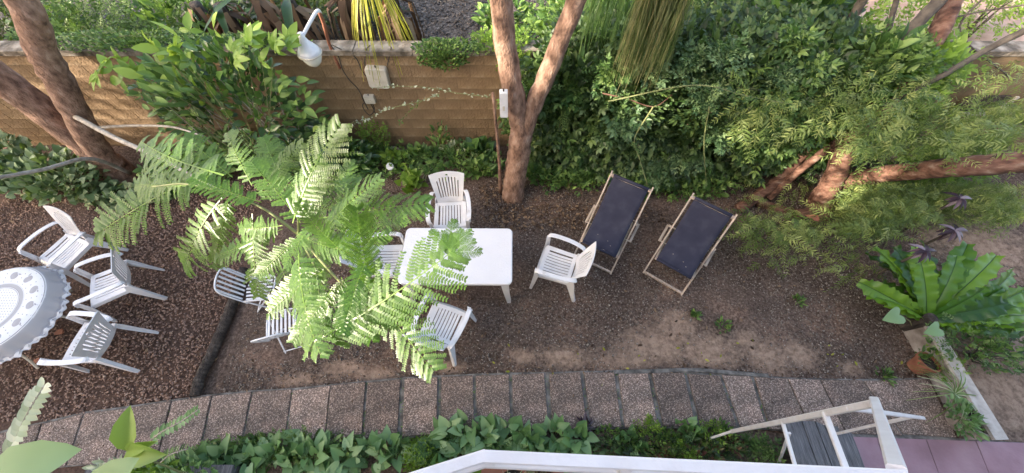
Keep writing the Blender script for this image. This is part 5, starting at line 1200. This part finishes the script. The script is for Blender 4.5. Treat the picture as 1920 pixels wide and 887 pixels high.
for (u, v, s, lb_) in ((1682, 596, .22, 'big round pale leaf'), (1756, 622, .19, 'torn round pale leaf')):
    p = P(u, v, .55); t = thing('caladium_leaf', lb_ + ' left of the kerb wall below the nest fern', 'leaf plant', tuple(P(u+30, v+20, 0)))
    V, Fc = place(TH, [tuple(p - t.location + Vector((.05, .04, 0)))], [(-1, -.35, .1)], [(0, -.3, 1)], [s]); obj_me('leaf_blade', mesh_np('leaf_blade', V, Fc, np.full(len(V), .8)), G['arrow'], t)
    MB().tube([(0, 0, 0), tuple((p - t.location)*.6 + Vector((.03, 0, .05))), tuple(p - t.location + Vector((.05, .04, 0)))], .006, 6).build('stalk', M['twig'], t)
# purple rosettes
for (u, v, z, s, lb_) in ((1800, 372, .9, .17, 'purple leaved rosette under the level limb, upper one'), (1790, 432, .7, .18, 'greyish purple drooping rosette below the upper purple one'), (1735, 470, .9, .15, 'dark purple hanging leaves just above the nest fern')):
    p = P(u, v, z); t = thing('purple_plant', lb_, 'plant', (p.x, p.y, 0), group='purple rosettes under the limb'); n = 15
    MB().tube([(0, 0, 0), (.02, .02, z*.5), (0, 0, z)], .018, 8).build('stem', M['bark_dark'], t)
    for k in range(n):
        a = 2.4*k; V, Fc = place(T_leaf(.34, .1, .5), [(0, 0, z)], [(math.cos(a), math.sin(a), .35 - .08*k)], [(0, 0, 1)], [s*U(.8, 1.1)]); obj_me('leaf', mesh_np('leaf', V, Fc, np.full(len(V), rng.random())), G['purple'], t)
# terracotta shards and fallen leaves on the soil
def shard(label, u, v, s, rz, m='terracotta'):
    mb = MB(); n = 7; q = [(s*U(.7, 1.1)*math.cos(2*math.pi*k/n), s*.7*U(.7, 1.1)*math.sin(2*math.pi*k/n)) for k in range(n)]
    mb.add(*prism(q, 0, .012)); o = mb.build('shard', M[m], label=label, cat='shard'); o.location = P(u, v, .02); o.rotation_euler = (U(-.2, .2), U(-.2, .2), rz)
shard('terracotta shard on the gravel between cloth and chair', 112, 623, .07, .3)
shard('terracotta shard peeping out at the lower chair front', 68, 678, .06, 1.2)
shard('brown flat stone on the gravel right of the middle chair', 273, 500, .05, .8, 'block')
n = 620; pp = pxpos(n, (0, 340, 1640, 700), (.012, .02)); fw = unit(n); fw[:, 2] *= .2
leaves('fallen_leaves', [T_leaf(.5, .15, -.2)], pp, fw, ups(n, .5), nr.uniform(.02, .065, n), G['dry'], kind='stuff')
n = 30; pp = pxpos(n, (900, 640, 1700, 720), (.015, .03)); fw = unit(n); fw[:, 2] *= .2
leaves('fallen_leaves', [T_leaf(.5, .15, -.2)], pp, fw, ups(n, .4), nr.uniform(.03, .06, n), G['yellow'], kind='stuff')
n = 420; pp = np.concatenate([pxpos(240, (935, 385, 1100, 430), (.01, .03)), pxpos(180, (900, 345, 960, 420), (.01, .03))]); fw = unit(n); fw[:, 2] *= .2
leaves('fallen_leaves', [T_leaf(.5, .15, -.2)], pp, fw, ups(n, .4), nr.uniform(.03, .07, n), G['dry'], kind='stuff')
pl = P(1535, 415, .5); V, Fc = place(T_leaf(.6, .2, .3), [(0, 0, 0)], [(-.6, .5, .1)], [(.2, -.5, 1)], [.17]); o = obj_me('dead_leaf', mesh_np('dead_leaf', V, Fc, np.full(len(V), 1.0)), M['terracotta']); o.location = pl; tag(o, 'single pinkish dead leaf caught in the fine foliage', 'leaf')
# weeds in the soil
for (u, v, r_, lb_) in ((1655, 705, .09, 'strappy weed at the path edge near the terracotta pot'), (1355, 612, .10, 'small green weed patch in the bare soil below the deckchairs'), (1495, 565, .07, 'tiny weed at the right of the soil'), (1300, 590, .05, 'tiny weed below the right deckchair')):
    p = P(u, v, 0); bush('weed', lb_, 'weed', tuple(p), [T_leaf(.25), TS], 46, (r_, r_, r_*.5), (.04, .08), G['creep'], group='weeds in the soil', stems=0)

# ------------------------------------------------------------------ planting strip between path and house
sy = [(378, 866), (420, 852), (470, 862), (520, 838), (560, 850), (600, 848), (650, 852), (700, 846), (735, 838), (850, 810), (880, 800), (910, 815), (950, 812), (990, 820), (1040, 815), (1075, 815), (820, 840), (930, 850), (1010, 850), (1060, 845)]
for i, (u, v) in enumerate(sy):
    where = ['far left end of the strip', 'second plant from the left end of the strip', 'under the first pair of dark slabs', 'left of the middle dark slabs', 'at the darkest slab edge', 'just right of the darkest slab', 'below the grey slab joint', 'halfway to the lime bush', 'touching the left side of the lime bush', 'right of the lime bush', 'on top of the mound right of the lime bush', 'above the bend of the balcony rail', 'right of the rail bend', 'second right of the rail bend', 'before the purple dark weed', 'beside the purple dark weed', 'against the rail left of its bend', 'under the rail bend', 'low at the rail, past its bend', 'low at the rail near the dark weed'][i]
    p = P(u, v + 6, .1); n = 24
    t = thing('arrowhead_plant', 'arrowhead leaved plant by the path, ' + where, 'plant', (p.x, p.y, 0), group='arrowhead plants along the path')
    pos = unit(n)*np.array([[.18, .12, .07]]) + np.array([[0, 0, .13]]); pos[:, 2] = np.clip(pos[:, 2], .05, .3); fw = outward(pos, (0, 0, .1), .0, .6)
    leaves('foliage', [TA, TA, TH], pos, fw, ups(n, .35, (0, -.1, 1)), nr.uniform(.09, .17, n), G['arrow'], t)
    mb = MB()
    for k in range(8): mb.tube([(0, 0, 0), tuple(pos[k]*.6), tuple(pos[k])], .004, 5)
    mb.build('stem', M['twig'], t)
for lb_, x0, x1, n, m in (('low dark ground cover in the left part of the planting strip', -3.6, -1.5, 900, 'hedge'), ('low ground cover in the middle of the planting strip', -1.5, .6, 800, 'hedge'), ('small leaved green ground cover in the right part of the planting strip', .6, 2.9, 700, 'under')):
    plant('ground_cover', lb_, 'ground plants', ((x0+x1)/2, .06, 0), [(((x0+x1)/2, .05, .06), ((x1-x0)/2, .17, .10))], n, [TP3, TL], (.05, .10), G[m], stems=0)
p = P(785, 855, .2); bush('lime_bush', 'round lime green fine leaved bush between the arrowhead plants', 'bush', (p.x, p.y, 0), [TS], 900, (.22, .19, .30), (.025, .05), G['light'], stems=8, upw=.6)
t = arching('grass_tuft', 'small green grass tuft left of the lime bush', 'grass tuft', P(752, 838, .05), 30, .2, G['hedge'], .016, .8, .9, 1.0)
for (u, v, lb_) in ((1330, 845, 'brown edged coleus low at the rail, left one'), (1370, 835, 'brown edged coleus below the front frame bar'), (1300, 855, 'brown coleus touching the rail'), (1230, 850, 'small reddish plant in the strip before the rail')):
    p = P(u, v, .05); bush('coleus', lb_, 'plant', (p.x, p.y, 0), [TL], 60, (.14, .12, .16), (.05, .09), G['coleus'], group='coleus in the strip', stems=3)
p = P(1100, 800, .05); bush('dark_weed', 'blackish purple weed lying over the slab edge', 'weed', (p.x, p.y, 0), [T_leaf(.3)], 60, (.07, .14, .06), (.05, .10), G['purple'], stems=0)
p = P(1420, 860, .1); bush('fern_clump', 'dark fern clump beneath the white frame', 'fern', (p.x, p.y, 0), [TPEP, TP3], 110, (.22, .16, .2), (.10, .2), G['hedge'], stems=3)
# lower left corner: things on the wall planter and the near leaves
bx = thing('planter_box', 'grey narrow planter box at the lower left bottom edge', 'planter', tuple(P(290, 905, .3)))
MB().box((0, 0, -.15), (1.5, .28, .28)).box((0, 0, .0), (1.54, .32, .03)).build('box_body', M['greyplank'], bx)
for i, (u, lb_) in enumerate(((225, 'white and green variegated plant in the planter box, left'), (290, 'sunlit yellow green plant in the planter box, middle'), (345, 'variegated cream plant in the planter box, right'))):
    p = P(u, 885, .5); plant('planter_plant', lb_, 'plant', tuple(P(u, 900, .32)), [(tuple(p), (.28, .12, .12))], 150, [TL, TS], (.06, .12), G[('cream', 'light', 'arrow')[i]], group='plants in the planter box', stems=3)
# tall near plants rising beside the balcony at the lower left
def bigleaf(parent, p0, d, up, L, m, T=None, tint=.7):
    V, Fc = place(T or T_leaf(.55, .10, .25), [p0], [d], [up], [L]); return obj_me('leaf', mesh_np('leaf', V, Fc, np.full(len(V), tint)), G[m], parent)
bt = thing('broad_leaf_plant', 'broad green leaves reaching in at the bottom left corner', 'plant', tuple(P(60, 960, .0)))
for (u0, v0, u1, v1, z0, z1, w) in ((-60, 925, 124, 842, 3.2, 3.3, .5), (150, 955, 242, 862, 3.3, 3.4, .6)):
    a, b = P(u0, v0, z0), P(u1, v1, z1); d = b-a; bigleaf(bt, tuple(a - bt.location), tuple(d), (0, .1, 1), d.length, 'arrow', T_leaf(w, .06, .12), .75)
    MB().tube(curve([(0, 0, 0), tuple((a - bt.location)*.5), tuple(a - bt.location)], 4), [.02 - .0015*i for i in range(9)], 7).build('stem', M['twig'], bt)
a = P(238, 845, 3.2); bt2 = thing('folded_leaf_plant', 'light green folded leaf standing before the path at lower left', 'plant', (a.x, a.y - .5, 0))
for (u1, v1, w, L) in ((236, 766, .5, 1), (292, 858, .42, 1), (285, 832, .3, .9)):
    b = P(u1, v1, 3.3); d = b-a; bigleaf(bt2, tuple(a - bt2.location), tuple(d), (.3, -.3, 1), d.length*L, 'light', T_leaf(w, .15, .15), .9)
MB().tube(curve([(0, 0, 0), tuple((a - bt2.location)*.6 + Vector((0, -.1, 0))), tuple(a - bt2.location)], 4), [.012 - .0010*i for i in range(9)], 6).build('stem', M['twig'], bt2)
def sprig(label, pts, n, L, m, w=.5):
    t = thing('sprig', label, 'sprig', tuple(pts[0]), group='thin sprigs before the path'); b = Vector(pts[0]); c = curve([Vector(p)-b for p in pts], 6)
    MB().tube(c, [.004*(1-.5*i/len(c)) + .001 for i in range(len(c))], 6).build('stem', M['bark_grey'], t)
    for k in range(n):
        f = .22 + .78*k/(n-1); i = min(len(c)-2, int(f*(len(c)-1))); p = c[i] + (c[i+1]-c[i])*(f*(len(c)-1)-i); d = (c[i+1]-c[i]).normalized(); s = d.cross(Vector((0, 0, 1))).normalized()*(1 if k % 2 else -1)
        V, Fc = place(T_leaf(w, .08, .1), [tuple(p)], [tuple(s + d*.4 + Vector((0, 0, U(-.1, .3))))], [(0, 0, 1)], [L*(1-.35*f)*U(.85, 1.1)]); obj_me('leaf', mesh_np('leaf', V, Fc, np.full(len(V), rng.random())), G[m], t)
sprig('cream leaved sprig rising over the path at the left edge', [P(8, 900, 2.9), P(28, 830, 3.1), P(52, 775, 3.2), P(84, 722, 3.25)], 28, .085, 'cream')
sprig('thin grey green sprig lying over the slabs right of the folded leaf', [P(255, 850, 2.6), P(300, 812, 2.7), P(340, 790, 2.75), P(372, 768, 2.8)], 26, .05, 'arrow')
sprig('dark feathery sprig at the lower path edge near the bottom left', [P(300, 868, 1.6), P(320, 852, 1.7), P(350, 842, 1.7)], 20, .07, 'hedge', .25)
# sunlit background at the top right: terrace plants and a far wall
fw_ = thing('far_wall', 'pinkish sunlit wall beyond the garden at the top right corner', 'wall', (9.5, 9.6, .9)); MB().box((0, 0, 1.1), (9, .25, 2.2)).build('wall_body', M['far_terrace'], fw_); MB().box((0, 0, 2.23), (9.1, .3, .06)).build('coping', M['cap'], fw_)
for i, (x, y, lb_) in enumerate(((6.3, 5.8, 'loose sunlit shrub on the pink terrace behind the long dark branch'), (8.0, 6.4, 'twiggy shrub on the pink terrace at the right edge'))):
    plant('terrace_shrub', lb_, 'shrub', (x, y, .9), [((x, y, 1.5), (.6, .5, .4))], 260, [TP3], (.12, .2), G['light'], group='shrubs on the pink terrace', stems=10, stemm='bark_dark', stem_r=.02)
# greenery behind the wall at the top left, and more of the mass at the right
for lb_, x, y, rr, n, Ts, sz, mm in (
  ('dark low bush behind the wall at the far left', -7.0, 6.0, (1.0, .6, .45), 900, [TP3], (.12, .2), 'hedge'),
  ('greyish green bush behind the wall above the leaning tree fork', -5.6, 6.4, (.8, .7, .5), 900, [TP3, TS], (.10, .18), 'creep'),
  ('dark bush behind the wall above the sprig shrub', -4.7, 6.0, (.5, .5, .5), 500, [TL], (.12, .2), 'glossy'),
  ('small bright herb on the mulch behind the creeper', -.2, 5.5, (.35, .3, .3), 260, [TP3], (.10, .18), 'light'),
  ('red tipped herb on the mulch beside the forked tree', -.1, 6.6, (.5, .3, .25), 240, [TL], (.10, .18), 'creep')):
    plant('background_bush', lb_, 'bush', (x, y, .9), [((x, y, 1.2), rr)], n, Ts, sz, G[mm], group='bushes behind the wall', stems=6)
for lb_, x, y, z, rr, n, Ts, sz, mm in (
  ('leafy shrub climbing over the wall top behind the pepper tree limbs', 4.7, 4.4, 1.6, (.7, .4, .6), 1500, [TP3, TL], (.12, .22), 'hedge'),
  ('yellow green shrub in the sun over the wall behind the long dark branch', 5.4, 4.5, 1.65, (.6, .35, .4), 380, [TL, TP3], (.14, .26), 'light')):
    plant('hedge_shrub', lb_, 'shrub', (x, y, 0), [((x, y, z), rr)], n, Ts, sz, G[mm], group='climbers and shrubs along the wall', stems=10, stem_r=.014)

plant('glossy_shrub', 'brighter green leafy shoots on the left side of the glossy dark shrub', 'shrub', (-4.6, 4.3, 0), [((-4.6, 4.2, 1.1), (.6, .25, .7)), ((-4.2, 4.1, 1.8), (.6, .3, .35)), ((-2.9, 4.1, 1.5), (.35, .25, .5))], 250, [TL], (.14, .22), G['creep'], stems=10, stemm='bark_grey')
for lb_, x, y, rr, n in (('dark bush in the far left background corner', -8.6, 6.4, (1.0, .8, .5), 900), ('dark undergrowth behind the banana clumps', -3.6, 6.9, (1.6, .5, .6), 1200)):
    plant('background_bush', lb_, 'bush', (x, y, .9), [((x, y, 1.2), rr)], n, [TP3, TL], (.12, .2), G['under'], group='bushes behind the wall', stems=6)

# looser mixed plants in the right part of the strip between path and house
where = ['just past the dark weed', 'one step past the dark weed', 'in the middle of the right strip', 'right of the strip middle', 'at the slab edge before the coleus', 'beside the coleus', 'near the low end of the white frame', 'under the rail in the right strip', 'at the rail left of the coleus', 'at the path edge by the frame tip']
for i, (u, v) in enumerate(((1140, 815), (1180, 830), (1215, 812), (1255, 825), (1290, 808), (1330, 815), (1365, 822), (1200, 850), (1275, 848), (1350, 806))):
    p = P(u, v, .06); bush('strip_plant', ('bright small leaved herb ', 'round leaved green plant ', 'feathery green herb ')[i % 3] + where[i], 'plant', (p.x, p.y, .02), [[TS], [TH], [TP3]][i % 3], (130, 26, 60)[i % 3], (.13, .11, .14), ((.03, .06), (.07, .11), (.06, .12))[i % 3], G[('creep', 'arrow', 'light')[i % 3]], group='small mixed plants in the right strip', stems=3)
# young whorl at the tip of the frond over the table
wp = P(842, 470, 3.84)
for k in range(8):
    a = -.6 + k*.42; d = Vector((math.cos(a), math.sin(a), .3)).normalized(); up = Vector((0, -.3, 1)); x = d.cross(up).normalized(); z = x.cross(d); ln = U(.07, .12)
    o = obj_me('leaf', FM[k % 6], None, ft); o.matrix_basis = Matrix.Translation(wp - base) @ Matrix(((x.x, d.x, z.x, 0), (x.y, d.y, z.y, 0), (x.z, d.z, z.z, 0), (0, 0, 0, 1))) @ Matrix.Diagonal((ln, ln, ln, 1))
# drifts of dry leaves along the path edge and by the hedge foot, moss in the slab joints
def drift(boxes, n, sz, m, z=(.012, .03)):
    pp = np.concatenate([pxpos(max(2, n//len(boxes)), b, z) for b in boxes]); k = len(pp); fw = unit(k); fw[:, 2] *= .2
    leaves('fallen_leaves', [T_leaf(.5, .2, -.25), T_leaf(.3, .1, .2)], pp, fw, ups(k, .5), nr.uniform(sz[0], sz[1], k), m, kind='stuff')
drift([(400, 700, 700, 728), (700, 690, 1000, 706), (1000, 680, 1500, 700), (1500, 690, 1720, 712)], 220, (.02, .045), G['dry'])
drift([(960, 345, 1120, 385), (1180, 385, 1260, 420), (1340, 400, 1480, 450), (640, 355, 800, 385)], 300, (.03, .06), G['dry'])
drift([(460, 735, 900, 820), (900, 710, 1500, 800), (60, 790, 440, 850)], 150, (.012, .04), G['dry'], (.034, .04))
mp = []
for a, b, c, d in joints[4:24]:
    for k in range(26):
        t = rng.random()**1.5; q = P(a + (c-a)*(1-t), b + (d-b)*(1-t), .02); mp.append((q.x + U(-.015, .015), q.y, .016))
leaves('joint_moss', [TS], np.array(mp), unit(len(mp)) + np.array([[0, 0, .8]]), ups(len(mp)), nr.uniform(.01, .028, len(mp)), G['creep'], kind='stuff')
